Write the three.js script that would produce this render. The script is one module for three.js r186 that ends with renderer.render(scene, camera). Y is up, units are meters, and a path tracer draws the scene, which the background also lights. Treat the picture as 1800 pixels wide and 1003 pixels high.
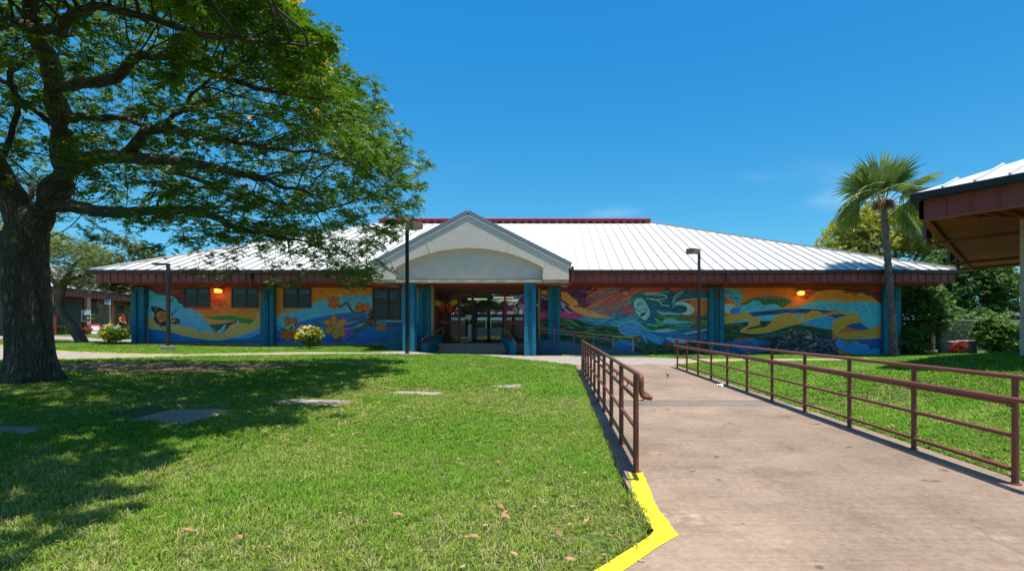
import * as THREE from 'three';
import { mergeGeometries } from 'three/addons/utils/BufferGeometryUtils.js';
import { MarchingCubes } from 'three/addons/objects/MarchingCubes.js';
import { RoundedBoxGeometry } from 'three/addons/geometries/RoundedBoxGeometry.js';
import { ImprovedNoise } from 'three/addons/math/ImprovedNoise.js';

// ---------------------------------------------------------------- camera, sky, sun, exposure
const EYE = 1.57, F = 940, CX = 983, CY = 574;                 // eye height, focal length and principal point (photo pixels)
const scene = new THREE.Scene();
const camera = new THREE.PerspectiveCamera(2 * Math.atan(501.5 / F) * 180 / Math.PI, 1800 / 1003, 0.1, 2000);
camera.position.set(0, EYE, 0);
camera.setViewOffset(1800, 1003, 900 - CX, 501.5 - CY, 1800, 1003);
camera.updateProjectionMatrix();

const renderer = new THREE.WebGLRenderer({ antialias: true });
renderer.toneMapping = THREE.LinearToneMapping;
renderer.toneMappingExposure = 1.6;
renderer.shadowMap.enabled = true;

const SUN = new THREE.Vector3(0.14, 1, 0.11).normalize();
{
  const W = 1024, H = 512, data = new Float32Array(W * H * 4), N = new ImprovedNoise();
  const fbm = (x, y, z) => { let s = 0, a = 0.5; for (let i = 0; i < 5; i++) { s += a * N.noise(x, y, z); x *= 2.1; y *= 2.1; z *= 2.1; a *= 0.5; } return s; };
  const sm = (a, b, x) => { x = Math.min(1, Math.max(0, (x - a) / (b - a))); return x * x * (3 - 2 * x); };
  for (let j = 0; j < H; j++) for (let i = 0; i < W; i++) {
    const el = ((j + 0.5) / H - 0.5) * Math.PI, az = ((i + 0.5) / W - 0.5) * 2 * Math.PI;
    const x = Math.cos(az) * Math.cos(el), z = Math.sin(az) * Math.cos(el), y = Math.sin(el);
    const e = Math.max(0, y), k = Math.exp(-e * 4.6), k2 = Math.exp(-e * 9);
    let r = 0.004 + 0.07 * k + 0.16 * k2, g = 0.138 + 0.30 * k + 0.17 * k2, b = 0.415 + 0.25 * k + 0.08 * k2;
    const c = x * SUN.x + y * SUN.y + z * SUN.z, glow = 0.9 * Math.exp(-(1 - c) * 22) + 0.14 * Math.exp(-(1 - c) * 6);
    r += glow * 0.95; g += glow * 0.92; b += glow * 0.85;
    const n = fbm(x / (y + 0.22) * 1.1 + 3, 1.7, z / (y + 0.22) * 3.2), band = sm(0.02, 0.08, y) * (1 - sm(0.16, 0.30, y));
    const cl = sm(0.08, 0.5, n) * band * 0.5;
    r += (0.85 - r) * cl; g += (0.9 - g) * cl; b += (0.95 - b) * cl;
    if (y < 0) { r = 0.16; g = 0.2; b = 0.16; }
    data.set([r, g, b, 1], (j * W + i) * 4);
  }
  const t = new THREE.DataTexture(data, W, H, THREE.RGBAFormat, THREE.FloatType);
  t.mapping = THREE.EquirectangularReflectionMapping; t.magFilter = t.minFilter = THREE.LinearFilter; t.needsUpdate = true;
  scene.background = t; scene.environment = t;
}
const sun = new THREE.DirectionalLight(new THREE.Color(1, 0.955, 0.87), 4.9);
sun.name = 'sun'; sun.position.copy(SUN).multiplyScalar(80).add(new THREE.Vector3(-3, 0, -18)); sun.target.position.set(-3, 0, -18);
sun.castShadow = true; sun.shadow.mapSize.set(4096, 4096);
Object.assign(sun.shadow.camera, { left: -45, right: 45, top: 45, bottom: -45, near: 1, far: 160 });
scene.add(sun, sun.target);

// ---------------------------------------------------------------- helpers
let seedState = 12345;
const rand = () => { seedState = (seedState + 0x6d2b79f5) | 0; let t = Math.imul(seedState ^ (seedState >>> 15), 1 | seedState); t = (t + Math.imul(t ^ (t >>> 7), 61 | t)) ^ t; return ((t ^ (t >>> 14)) >>> 0) / 4294967296; };
const seed = (n) => { seedState = n * 7919 + 17; };
const rr = (a, b) => a + (b - a) * rand();
const clamp = (x, a, b) => Math.min(b, Math.max(a, x));
const sstep = (a, b, x) => { x = clamp((x - a) / (b - a), 0, 1); return x * x * (3 - 2 * x); };
const lerp = (a, b, t) => a + (b - a) * t;
const PN = new ImprovedNoise();
const fbm2 = (x, y, o = 4) => { let s = 0, a = 0.5; for (let i = 0; i < o; i++) { s += a * PN.noise(x, y, 7.3 + i * 3.1); x *= 2.03; y *= 2.03; a *= 0.5; } return s; };
const V = (x, y, z) => new THREE.Vector3(x, y, z);
const U = (px, py, d) => V((px - CX) * d / F, EYE + (CY - py) * d / F, -d);   // photo pixel + distance -> point
const XA = (px, d) => (px - CX) * d / F, YA = (py, d) => EYE + (CY - py) * d / F;
const names = {};
const numbered = (n) => { const k = names[n] = (names[n] ?? -1) + 1; return k ? n + '_' + String(k).padStart(3, '0') : n; };
function thing(name, label, category, pos = [0, 0, 0], turn = 0, group) {
  const o = new THREE.Group(); o.name = numbered(name); o.position.set(...pos); o.rotation.y = turn;
  o.userData = { label, category }; if (group) o.userData.group = group; scene.add(o); return o;
}
function mesh(name, geo, mat, parent) {
  const m = new THREE.Mesh(Array.isArray(geo) ? merge(geo) : geo, mat); m.name = name; m.castShadow = m.receiveShadow = true; if (parent) parent.add(m); return m;
}
function single(name, label, category, geo, mat, group) { const m = mesh(numbered(name), geo, mat, scene); m.userData = { label, category }; if (group) m.userData.group = group; return m; }
function struct(name, geo, mat) { const m = mesh(numbered(name), geo, mat, scene); m.userData = { kind: 'structure' }; return m; }
function copyOf(root, pos, turn, label, group) {
  const r = root.clone(); r.name = numbered(root.name.replace(/_\d{3}$/, '')); r.userData = { ...root.userData, label: label ?? root.userData.label };
  if (group) r.userData.group = group; r.position.set(...pos); r.rotation.y = turn; scene.add(r); return r;
}
const merge = (list) => { const a = list.map((g) => { g = g.index ? g.toNonIndexed() : g; const o = new THREE.BufferGeometry(); for (const k of ['position', 'normal', 'uv']) o.setAttribute(k, g.attributes[k] ?? new THREE.BufferAttribute(new Float32Array(g.attributes.position.count * 2), 2)); if (list.every((q) => q.attributes.color)) o.setAttribute('color', g.attributes.color); return o; }); return a.length > 1 ? mergeGeometries(a) : a[0]; };
function uvBox(g, s = 1) {                                       // uv in metres from the dominant axis
  if (g.index) g = g.toNonIndexed();
  const p = g.attributes.position, n = g.attributes.normal, uv = new Float32Array(p.count * 2);
  for (let i = 0; i < p.count; i++) {
    const ax = Math.abs(n.getX(i)), ay = Math.abs(n.getY(i)), az = Math.abs(n.getZ(i));
    const [a, b] = az >= ax && az >= ay ? [p.getX(i), p.getY(i)] : ay >= ax ? [p.getX(i), p.getZ(i)] : [p.getZ(i), p.getY(i)];
    uv[i * 2] = a * s; uv[i * 2 + 1] = b * s;
  }
  g.setAttribute('uv', new THREE.BufferAttribute(uv, 2)); return g;
}
// box from bounds; d positive = away from the camera
const bx = (x0, x1, y0, y1, d0, d1, r = 0) => { const w = x1 - x0, h = y1 - y0, l = d1 - d0; const g = r ? new RoundedBoxGeometry(w, h, l, 2, r) : new THREE.BoxGeometry(w, h, l); g.translate((x0 + x1) / 2, (y0 + y1) / 2, -(d0 + d1) / 2); return uvBox(g); };
const cyl = (r0, r1, a, b, n = 10) => { const v = b.clone().sub(a), L = v.length(), g = new THREE.CylinderGeometry(r1, r0, L, n, 1); g.translate(0, L / 2, 0); g.applyQuaternion(new THREE.Quaternion().setFromUnitVectors(V(0, 1, 0), v.normalize())); g.translate(a.x, a.y, a.z); return g; };
const bar = (a, b, w, h = w) => { const v = b.clone().sub(a), L = v.length(), g = new THREE.BoxGeometry(w, h, L); const m = new THREE.Matrix4().lookAt(a, b, Math.abs(v.y) > 0.95 * L ? V(1, 0, 0) : V(0, 1, 0)); g.applyMatrix4(m); g.translate((a.x + b.x) / 2, (a.y + b.y) / 2, (a.z + b.z) / 2); return g; };
const pipe = (pts, r, n = 8, seg = 6) => new THREE.TubeGeometry(new THREE.CatmullRomCurve3(pts, false, 'catmullrom', 0.1), Math.max(2, pts.length * seg), r, n);
function limb(pts, rad, sides = 8) {                            // tapered tube through points with a radius each
  const pos = [], nor = [], uv = [], idx = [], n = pts.length; let len = 0;
  let T0 = pts[1].clone().sub(pts[0]).normalize(), A = Math.abs(T0.y) < 0.9 ? V(0, 1, 0) : V(1, 0, 0), N0 = A.cross(T0).normalize();
  for (let i = 0; i < n; i++) {
    const T = (i === 0 ? pts[1].clone().sub(pts[0]) : i === n - 1 ? pts[i].clone().sub(pts[i - 1]) : pts[i + 1].clone().sub(pts[i - 1])).normalize();
    N0 = N0.sub(T.clone().multiplyScalar(N0.dot(T))).normalize(); const B = T.clone().cross(N0);
    if (i) len += pts[i].distanceTo(pts[i - 1]);
    for (let k = 0; k <= sides; k++) {
      const a = k / sides * Math.PI * 2, d = N0.clone().multiplyScalar(Math.cos(a)).addScaledVector(B, Math.sin(a));
      const r = typeof rad[i] === 'function' ? rad[i](a) : rad[i];
      pos.push(pts[i].x + d.x * r, pts[i].y + d.y * r, pts[i].z + d.z * r); nor.push(d.x, d.y, d.z); uv.push(k / sides * Math.max(0.3, Math.round(r * 6)), len);
    }
  }
  const s1 = sides + 1;
  for (let i = 0; i < n - 1; i++) for (let k = 0; k < sides; k++) { const a = i * s1 + k; idx.push(a, a + 1, a + s1, a + 1, a + s1 + 1, a + s1); }
  const g = new THREE.BufferGeometry(); g.setAttribute('position', new THREE.Float32BufferAttribute(pos, 3)); g.setAttribute('normal', new THREE.Float32BufferAttribute(nor, 3)); g.setAttribute('uv', new THREE.Float32BufferAttribute(uv, 2)); g.setIndex(idx); return g;
}
function quadGeo(list) {                                        // [[a,b,c,d], ...] quads, counter-clockwise, uv in metres along the edges
  const pos = [], uv = [], idx = [];
  for (const [a, b, c, d] of list) {
    const o = pos.length / 3, w = a.distanceTo(b), h = a.distanceTo(d);
    for (const p of [a, b, c, d]) pos.push(p.x, p.y, p.z);
    uv.push(0, 0, w, 0, w, h, 0, h); idx.push(o, o + 1, o + 2, o, o + 2, o + 3);
  }
  const g = new THREE.BufferGeometry(); g.setAttribute('position', new THREE.Float32BufferAttribute(pos, 3)); g.setAttribute('uv', new THREE.Float32BufferAttribute(uv, 2)); g.setIndex(idx); g.computeVertexNormals(); return g;
}
function extr(pts, d0, d1, bevel = 0) {                         // outline in x,y extruded from distance d1 (far) to d0 (near)
  const g = new THREE.ExtrudeGeometry(pts instanceof THREE.Shape ? pts : new THREE.Shape(pts.map(([x, y]) => new THREE.Vector2(x, y))), { depth: d1 - d0, bevelEnabled: bevel > 0, bevelSize: bevel, bevelThickness: bevel, bevelSegments: 1, curveSegments: 24 });
  g.translate(0, 0, -d1); return uvBox(g);
}
// ---------------------------------------------------------------- textures and materials
const lin = (r, g, b) => new THREE.Color().setRGB(r, g, b);
function dataTex(w, h, fn, srgb) {
  const d = new Uint8Array(w * h * 4);
  for (let j = 0; j < h; j++) for (let i = 0; i < w; i++) { const c = fn(i / w, j / h), o = (j * w + i) * 4; d[o] = clamp(c[0] * 255, 0, 255); d[o + 1] = clamp(c[1] * 255, 0, 255); d[o + 2] = clamp(c[2] * 255, 0, 255); d[o + 3] = 255; }
  const t = new THREE.DataTexture(d, w, h); t.wrapS = t.wrapT = THREE.RepeatWrapping; t.magFilter = THREE.LinearFilter; t.minFilter = THREE.LinearMipmapLinearFilter; t.generateMipmaps = true; if (srgb) t.colorSpace = THREE.SRGBColorSpace; t.needsUpdate = true; return t;
}
const tileN = (u, v, f, z = 0) => {                              // tiling noise on a torus-like blend
  const n = (x, y) => PN.noise(x * f, y * f, z); const a = n(u, v), b = n(u - 1, v), c = n(u, v - 1), d = n(u - 1, v - 1);
  return (a * (1 - u) + b * u) * (1 - v) + (c * (1 - u) + d * u) * v;
};
const rep = (t, x, y = x) => { const c = t.clone(); c.repeat.set(x, y); c.needsUpdate = true; return c; };
const TEX = {};
TEX.grain = dataTex(512, 512, (u, v) => { const g = 0.5 + 0.35 * tileN(u, v, 48, 1) + 0.3 * tileN(u, v, 120, 2) + 0.2 * tileN(u, v, 14, 3); return [g, g, g]; });
TEX.mottle = dataTex(512, 512, (u, v) => { const g = 0.86 + 0.16 * tileN(u, v, 5, 4) + 0.12 * tileN(u, v, 17, 5) + 0.10 * tileN(u, v, 70, 6); return [g, g, g * 0.99]; }, true);
TEX.plain = dataTex(256, 256, (u, v) => { const g = 0.95 + 0.05 * tileN(u, v, 5, 4) + 0.04 * tileN(u, v, 40, 6); return [g, g, g]; }, true);
TEX.bark = dataTex(512, 512, (u, v) => { const w = tileN(u, v, 6, 9) * 0.06; let r = Math.abs(tileN((u + w + 1) % 1, v, 15, 11) ) * 2.2 + Math.abs(tileN(u, (v * 1) % 1, 34, 12)) * 0.8; r = clamp(r, 0, 1); return [r, r, r]; });
TEX.barkCol = dataTex(512, 512, (u, v) => { const r = clamp(Math.abs(tileN((u + tileN(u, v, 6, 9) * 0.06 + 1) % 1, v, 15, 11)) * 2.2, 0, 1), g = 0.55 + 0.4 * r + 0.25 * tileN(u, v, 30, 15) + 0.18 * tileN(u, v, 4, 16); return [g, g * 0.97, g * 0.93]; }, true);
TEX.block = dataTex(512, 512, (u, v) => {                         // painted block work: shallow bed joints 0.2 m, head joints 0.4 m (tile = 1.6 x 1.6 m)
  const row = Math.floor(v * 8), fy = v * 8 - row, fx = (u * 4 + (row % 2) * 0.5) % 1, j = Math.min(sstep(0, 0.05, fy) * sstep(0, 0.05, 1 - fy), 0.45 + 0.55 * sstep(0, 0.025, fx) * sstep(0, 0.025, 1 - fx));
  const g = 0.15 + 0.7 * j + 0.12 * tileN(u, v, 60, 21); return [g, g, g];
});
const std = (o) => new THREE.MeshStandardMaterial({ roughness: 0.7, ...o });
const M = {
  white_roof: std({ color: lin(0.56, 0.55, 0.53), roughness: 0.5 }),
  seam: std({ color: lin(0.32, 0.31, 0.30), roughness: 0.6 }),  // darker than the roof sheets: the ribs' shaded side is put into the colour
  grey_metal: std({ color: lin(0.20, 0.225, 0.24), roughness: 0.5 }),
  gutter: std({ color: lin(0.028, 0.022, 0.020), roughness: 0.55, map: rep(TEX.mottle, 0.7) }),
  maroon: std({ color: lin(0.36, 0.075, 0.062), roughness: 0.55, map: rep(TEX.mottle, 0.8) }),
  red_wood: std({ color: lin(0.36, 0.066, 0.03), roughness: 0.65, map: rep(TEX.mottle, 0.9) }),
  ridge_red: std({ color: lin(0.30, 0.035, 0.045), roughness: 0.5 }),
  stucco: std({ color: lin(0.76, 0.665, 0.55), roughness: 0.9, map: rep(TEX.plain, 0.45), bumpMap: rep(TEX.grain, 1.5), bumpScale: 0.006 }),
  cream: std({ color: lin(0.68, 0.57, 0.41), roughness: 0.85, map: rep(TEX.mottle, 0.5), bumpMap: rep(TEX.grain, 1.5), bumpScale: 0.004 }),
  teal: std({ color: lin(0.002, 0.22, 0.35), roughness: 0.7, map: rep(TEX.mottle, 0.6) }),
  teal_dark: std({ color: lin(0.002, 0.18, 0.28), roughness: 0.7, map: rep(TEX.mottle, 0.6) }),
  blue_base: std({ color: lin(0.008, 0.12, 0.25), roughness: 0.6, map: rep(TEX.mottle, 0.5) }),
  black: std({ color: lin(0.012, 0.012, 0.013), roughness: 0.45 }),
  bronze: std({ color: lin(0.022, 0.018, 0.016), roughness: 0.4 }),
  lamp_brown: std({ color: lin(0.19, 0.115, 0.085), roughness: 0.5 }),
  lens: std({ color: lin(0.55, 0.5, 0.38), roughness: 0.3 }),
  rail: std({ color: lin(0.235, 0.066, 0.046), roughness: 0.42, map: rep(TEX.mottle, 2) }),
  concrete: std({ color: lin(0.37, 0.315, 0.27), roughness: 0.92, map: rep(TEX.mottle, 0.4), bumpMap: rep(TEX.grain, 1), bumpScale: 0.006 }),
  concrete_dark: std({ color: lin(0.35, 0.31, 0.275), roughness: 0.95, map: rep(TEX.mottle, 0.7), bumpMap: rep(TEX.grain, 1.4), bumpScale: 0.008 }),
  step: std({ color: lin(0.37, 0.315, 0.27), roughness: 0.95, map: rep(TEX.mottle, 0.6), bumpMap: rep(TEX.grain, 1.4), bumpScale: 0.006 }),
  yellow: std({ color: lin(0.80, 0.64, 0.012), roughness: 0.75, map: rep(TEX.mottle, 1.3) }),
  glass: new THREE.MeshPhysicalMaterial({ color: lin(0.55, 0.58, 0.57), roughness: 0.02, transmission: 1, thickness: 0, ior: 2.3 }),
  dark_room: std({ color: lin(0.035, 0.032, 0.03), roughness: 0.9 }),
  room_wall: std({ color: lin(0.16, 0.14, 0.11), roughness: 0.9 }),
  gate_red: std({ color: lin(0.28, 0.05, 0.032), roughness: 0.5 }),
  corrugated: std({ color: lin(0.20, 0.115, 0.075), roughness: 0.6 }),
  beige: std({ color: lin(0.36, 0.285, 0.205), roughness: 0.9, map: rep(TEX.mottle, 0.5) }),
  white: std({ color: lin(0.72, 0.72, 0.70), roughness: 0.6 }),
  yellow_sign: std({ color: lin(0.72, 0.48, 0.012), roughness: 0.6 }),
  bark: std({ color: lin(0.27, 0.21, 0.16), roughness: 0.95, map: rep(TEX.barkCol, 1, 0.22), bumpMap: rep(TEX.bark, 1, 0.22), bumpScale: 0.05 }),
  bark_light: std({ color: lin(0.27, 0.22, 0.17), roughness: 0.95, map: rep(TEX.barkCol, 1, 0.9), bumpMap: rep(TEX.bark, 1, 1), bumpScale: 0.015 }),
};
const leafMat = (r, g, b, tr = 0.4) => new THREE.MeshPhysicalMaterial({ color: lin(r, g, b), roughness: 0.75, transmission: tr, thickness: 0, specularIntensity: 0.5, side: THREE.DoubleSide });
// ---------------------------------------------------------------- terrain
const CP = [[-0.4, 4, 0], [-0.4, 9, 0], [-0.4, 15, 0.02], [-0.4, 21, 0.03], [2.7, 3, 0], [2.7, 10, 0], [2.7, 18, 0], [2.7, 25, 0], [2.7, 29, 0], [-3, 5, 0.04], [-3, 10, 0.1], [-3, 15, 0.2], [-3, 20, 0.3], [-5, 22.6, 0.34], [-9, 22, 0.38],
  [-9, 8, 0.15], [-12.6, 12.7, 0.25], [-10, 17, 0.33], [-5, 27.3, 0.13], [-1, 27.5, 0.06], [-3, 30, 0.12], [-9, 27.5, 0.3], [-12.9, 27.5, 0.43], [-12, 30, 0.5], [-16, 21.6, 0.4], [-20, 26.2, 0.42], [-24, 29, 0.58], [-22, 30.5, 0.6],
  [-27.6, 31, 0.66], [-36, 36, 0.95], [-39, 48, 0.97], [-30, 22, 0.7], [-20, 12, 0.4], [5.4, 5, 0.01], [5.4, 9, 0.06], [5.4, 14, 0.06], [5.4, 20, 0], [7.9, 12.9, 0.52], [10.7, 12.4, 0.86], [8, 7, 0.4], [12, 8, 0.8], [15, 14, 0.95], [9, 18, 0.3], [14, 20, 0.35],
  [7.3, 27.8, 0], [12, 24, 0.02], [18, 28.4, -0.03], [20, 24, 0.1], [25, 30, 0.05], [30, 20, 0.6], [-15, 2, 0.2], [10, 0, 0.2], [0, -10, 0], [0, 60, 0.3], [30, 50, 0.2], [-70, 60, 1], [60, 10, 0.5]];
function terrain(X, d) {
  let s = 0, w = 0; for (const [a, b, h] of CP) { const q = 1 / ((X - a) ** 2 + (d - b) ** 2 + 1.2) ** 2.2; s += q * h; w += q; }
  const dx = Math.max(0, 0.62 - X, X - 4.72), f = d < 26 ? sstep(0, 1.3, dx) : 1;
  return s / w * f;
}
const T = (X, d, o = 0) => V(X, terrain(X, d) + o, -d);
function G(px, py) {                                             // where the ray through a photo pixel meets the ground
  let d = 3; const low = (q) => YA(py, q) <= terrain(XA(px, q), q); for (; d < 80; d += 0.3) if (low(d)) break; for (d -= 0.3; d < 80; d += 0.02) if (low(d)) break; return [XA(px, d), d];
}
const inPoly = (P, x, y) => { let c = false; for (let i = 0, j = P.length - 1; i < P.length; j = i++) if ((P[i][1] > y) !== (P[j][1] > y) && x < (P[j][0] - P[i][0]) * (y - P[i][1]) / (P[j][1] - P[i][1]) + P[i][0]) c = !c; return c; };
function resample(L, n) { const c = new THREE.CatmullRomCurve3(L.map(([x, d]) => V(x, 0, d)), false, 'catmullrom', 0.05); return c.getSpacedPoints(n).map((p) => [p.x, p.z]); }
function drape(L, R, off, n = 60, m = 10, jag = 0) {             // sheet between two edge lines, laid on the ground; its rim is turned down into the soil
  const a = resample(L, n), b = resample(R, n), pos = [], uv = [], idx = [];
  for (let i = 0; i <= n; i++) for (let k = -1; k <= m + 1; k++) {
    const t = clamp(k / m, 0, 1), j = jag && (t === 0 || t === 1) ? jag * fbm2(a[i][0] * 3 + t * 9, a[i][1] * 3) : 0;
    const x = lerp(a[i][0], b[i][0], t) + j, d = lerp(a[i][1], b[i][1], t) + j, rim = k < 0 || k > m;
    pos.push(x, terrain(x, d) + (rim ? -0.08 : off), -d); uv.push(x, d);
  }
  const s = m + 3; for (let i = 0; i < n; i++) for (let k = 0; k < m + 2; k++) { const o = i * s + k; idx.push(o, o + 1, o + s, o + 1, o + s + 1, o + s); }
  let g = new THREE.BufferGeometry(); g.setAttribute('position', new THREE.Float32BufferAttribute(pos, 3)); g.setAttribute('uv', new THREE.Float32BufferAttribute(uv, 2)); g.setIndex(idx); g.computeVertexNormals();
  if (g.attributes.normal.getY(Math.floor(s / 2) + s) < 0) { g.setIndex(idx.map((v, i) => idx[i - i % 3 + [0, 2, 1][i % 3]])); g.computeVertexNormals(); }
  return g;
}
// lawn ground: one sheet to the horizon
const gxs = [], gds = [];
for (let x = -30; x <= 26; x += 0.4) gxs.push(x); for (let x = 28; x < 60; x += 3) gxs.push(x); for (const x of [70, 100, 160, 300, 600, 1200]) gxs.push(x);
for (let x = -33; x > -60; x -= 3) gxs.unshift(x); for (const x of [-70, -100, -160, -300, -600, -1200]) gxs.unshift(x);
for (const d of [-400, -150, -60, -30, -15, -8, -4, -2, 0]) gds.push(d); for (let d = 0.4; d < 32; d += 0.4) gds.push(d); for (let d = 33; d < 70; d += 3) gds.push(d); for (const d of [80, 120, 200, 400, 800, 1400]) gds.push(d);
TEX.lawn = dataTex(640, 640, (u, v) => { const a = tileN(u, v, 7, 31), b = tileN(u, v, 90, 32), c = tileN(u, v, 28, 33), k = clamp(0.35 + a * 0.6 + c * 0.5, 0, 1), s = 0.8 + 0.7 * b; return [(0.27 + 0.18 * k) * s, (0.38 + 0.06 * k) * s, (0.07 + 0.06 * k) * s]; }, true);
M.lawn = std({ color: lin(1, 1, 1), roughness: 1, map: rep(TEX.lawn, 0.22), bumpMap: rep(TEX.grain, 0.8), bumpScale: 0.02 });
{
  const pos = [], uv = [], idx = [], nx = gxs.length;
  for (const d of gds) for (const x of gxs) { pos.push(x, terrain(x, d) - (x > 0.75 && x < 4.6 && d < 24 ? 0.12 : 0), -d); uv.push(x, d); }
  for (let j = 0; j < gds.length - 1; j++) for (let i = 0; i < nx - 1; i++) { const o = j * nx + i; idx.push(o, o + 1, o + nx, o + 1, o + nx + 1, o + nx); }
  const g = new THREE.BufferGeometry(); g.setAttribute('position', new THREE.Float32BufferAttribute(pos, 3)); g.setAttribute('uv', new THREE.Float32BufferAttribute(uv, 2)); g.setIndex(idx); g.computeVertexNormals();
  struct('ground', g, M.lawn);
}
// ---------------------------------------------------------------- concrete paths
const PATHS = [];                                                // outlines where no grass grows
const LX = 0.83, RX = 4.55;                                      // railing lines
TEX.path = dataTex(640, 1536, (u, v) => {                       // whole slab: 6 m x 26 m, pinkish concrete with broom lines, stains and pale scuffs
  const x = u * 6, y = v * 26, big = fbm2(x * 0.55, y * 0.4), mid = fbm2(x * 1.7 + 9, y * 1.3), fine = fbm2(x * 17, y * 19), sp = fbm2(x * 60, y * 62, 2);
  const broom = PN.noise(x * 0.7, y * 30, 4) * 0.05 + PN.noise(x * 1.3, y * 75, 8) * 0.04;
  let g = 0.82 + 0.15 * big + 0.15 * mid + 0.14 * fine + 0.12 * sp + broom;
  const scuff = sstep(0.24, 0.42, fbm2(x * 1.1 + 40, y * 1.9 + 3)) * sstep(-0.1, 0.3, fbm2(x * 9, y * 11)), dark = sstep(0.22, 0.4, fbm2(x * 0.6 + 70, y * 0.7 + 20));
  g += 0.16 * scuff - 0.10 * dark - 0.22 * sstep(0.36, 0.42, fbm2(x * 4.3 + 11, y * 4.1 + 5)) - 0.05 * sstep(0.985, 1, 1 - Math.abs(fbm2(x * 0.5 + 31, y * 0.33 + 17)) * 1.4);
  return [g * 0.90, g * (0.835 + 0.012 * big), g * (0.775 + 0.02 * big)];
}, true);
const pathUV = (g) => { const p = g.attributes.position, uv = new Float32Array(p.count * 2); for (let i = 0; i < p.count; i++) { uv[i * 2] = (p.getX(i) + 0.6) / 6; uv[i * 2 + 1] = (-p.getZ(i) + 1) / 26; } g.setAttribute('uv', new THREE.BufferAttribute(uv, 2)); return g; };
M.path = std({ color: lin(0.43, 0.36, 0.30), roughness: 0.95, map: TEX.path, bumpMap: (() => { const t = rep(TEX.grain, 9, 39); return t; })(), bumpScale: 0.004 });
const slabShape = (pts, y0, y1) => { const g = new THREE.ExtrudeGeometry(new THREE.Shape(pts.map(([x, d]) => new THREE.Vector2(x, d))), { depth: y1 - y0, bevelEnabled: false }); g.rotateX(-Math.PI / 2); g.translate(0, y0, 0); return pathUV(g); };
// the corner of the lawn at the near end, from the photograph
const KI = [[1106, 830], [1113, 872], [1150, 932], [1141, 943], [1046, 1003]].map(([a, b]) => { const d = F * EYE / (b - CY); return [XA(a, d), d]; });
const KO = [[1131, 830], [1153, 888], [1193, 941], [1150, 966], [1098, 1003]].map(([a, b]) => { const d = F * EYE / (b - CY); return [XA(a, d), d]; });
const far = 22.2;
const slabA = [[0.66, KI[0][1]], [0.66, 10.55], [4.72, 10.55], [4.72, 5.1], [5.4, 4.3], [6.6, 3.6], [7.5, 1], [7.5, -6], [-4, -6], [-3.5, 2.2], KI[4], KI[3], KI[2], KI[1]];
const slabC = [[0.66, 11.38], [0.66, far], [4.72, far], [4.72, 11.38]];
struct('concrete_path', slabShape(slabA, -0.15, 0), M.path);
struct('concrete_path', slabShape(slabC, -0.15, 0), M.path);
struct('path_patch', slabShape([[0.66, 10.563], [0.66, 11.367], [4.72, 11.367], [4.72, 10.563]], -0.15, -0.004), std({ color: lin(0.30, 0.28, 0.26), roughness: 0.95, map: TEX.path, bumpMap: rep(TEX.grain, 12, 60), bumpScale: 0.008 }));
PATHS.push([[0.62, 4.6], [0.62, 24.5], [4.76, 24.5], [4.76, 5.1], [5.4, 4.3], [6.6, 3.6], [7.5, 1], [7.5, -6], [-4, -6], [-3.5, 2.2], KI[4], KI[3], KI[2], KI[1], KI[0]]);
// yellow painted edges on the slab
const flat = (L, R, y, jag = 0) => { const n = 40, a = resample(L, n), b = resample(R, n), q = []; for (let i = 0; i < n; i++) { const P = (e, k) => { const j = jag * fbm2(e[k][0] * 14, e[k][1] * 14); return V(e[k][0] + j, y, -e[k][1] - j); }; q.push([P(a, i), P(b, i), P(b, i + 1), P(a, i + 1)]); } const g = quadGeo(q); if (g.attributes.normal.getY(0) < 0) { const ix = Array.from(g.index.array); g.setIndex(ix.map((v, i) => ix[i - i % 3 + [0, 2, 1][i % 3]])); g.computeVertexNormals(); } return g; };
struct('painted_edge', flat(KI.slice(0, 3), KO.slice(0, 3), 0.004, 0.04), M.yellow);
struct('painted_edge', flat([KI[2], KI[3], KI[4], [-0.6, 3.1], [-3, 2.3]], [KO[2], KO[3], KO[4], [-0.3, 2.95], [-2.9, 2.1]], 0.005, 0.04), M.yellow);
struct('painted_edge', flat([[4.62, 5.22], [5.15, 4.35], [6.3, 3.5]], [[4.76, 5.2], [5.35, 4.4], [6.5, 3.62]], 0.004, 0.015), M.yellow);
// walkway in front of the building, and the wide one that runs off behind the big tree
const walk = (L, R, off, mat = M.concrete) => { struct('walkway', drape(L, R, off, 80, 12), mat); PATHS.push([...L, ...R.slice().reverse()]); };
walk([[-15.5, 20.6], [-12.5, 22.3], [-9, 23.4], [-5.5, 23.9], [-1, 23.4], [0.5, 22.25], [4.9, 22.25], [6, 23.2], [10, 23.9], [16, 24.4], [22, 24.6]], [[-15.5, 22.2], [-12.5, 23.9], [-9.6, 25.4], [-7.6, 27.9], [-1, 27.9], [0.5, 27.2], [4.9, 26.9], [6, 25.6], [10, 25.3], [16, 25.6], [22, 25.8]], 0.02);
walk([[-15.4, 20.5], [-18, 18.9], [-21, 17.2], [-26, 15.5], [-34, 15]], [[-15.4, 22.1], [-18.5, 22.6], [-23, 24.2], [-29, 27], [-38, 31]], 0.024);
walk([[-22, 33], [-28, 31.9], [-32, 33.2], [-36, 30]], [[-22, 36], [-28, 35.5], [-33.5, 35.2], [-37.5, 33]], 0.02);
const line = (L, w, o = 0.03) => struct('painted_edge', drape(L, L.map(([x, d]) => [x, d + w]), o, 60, 2), M.yellow);
line([[-15.6, 22.15], [-18.5, 22.7], [-23, 24.3], [-29, 27.1]], 0.14); line([[-9.4, 25.5], [-12.5, 23.95], [-15.4, 22.2]], 0.1);
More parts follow.
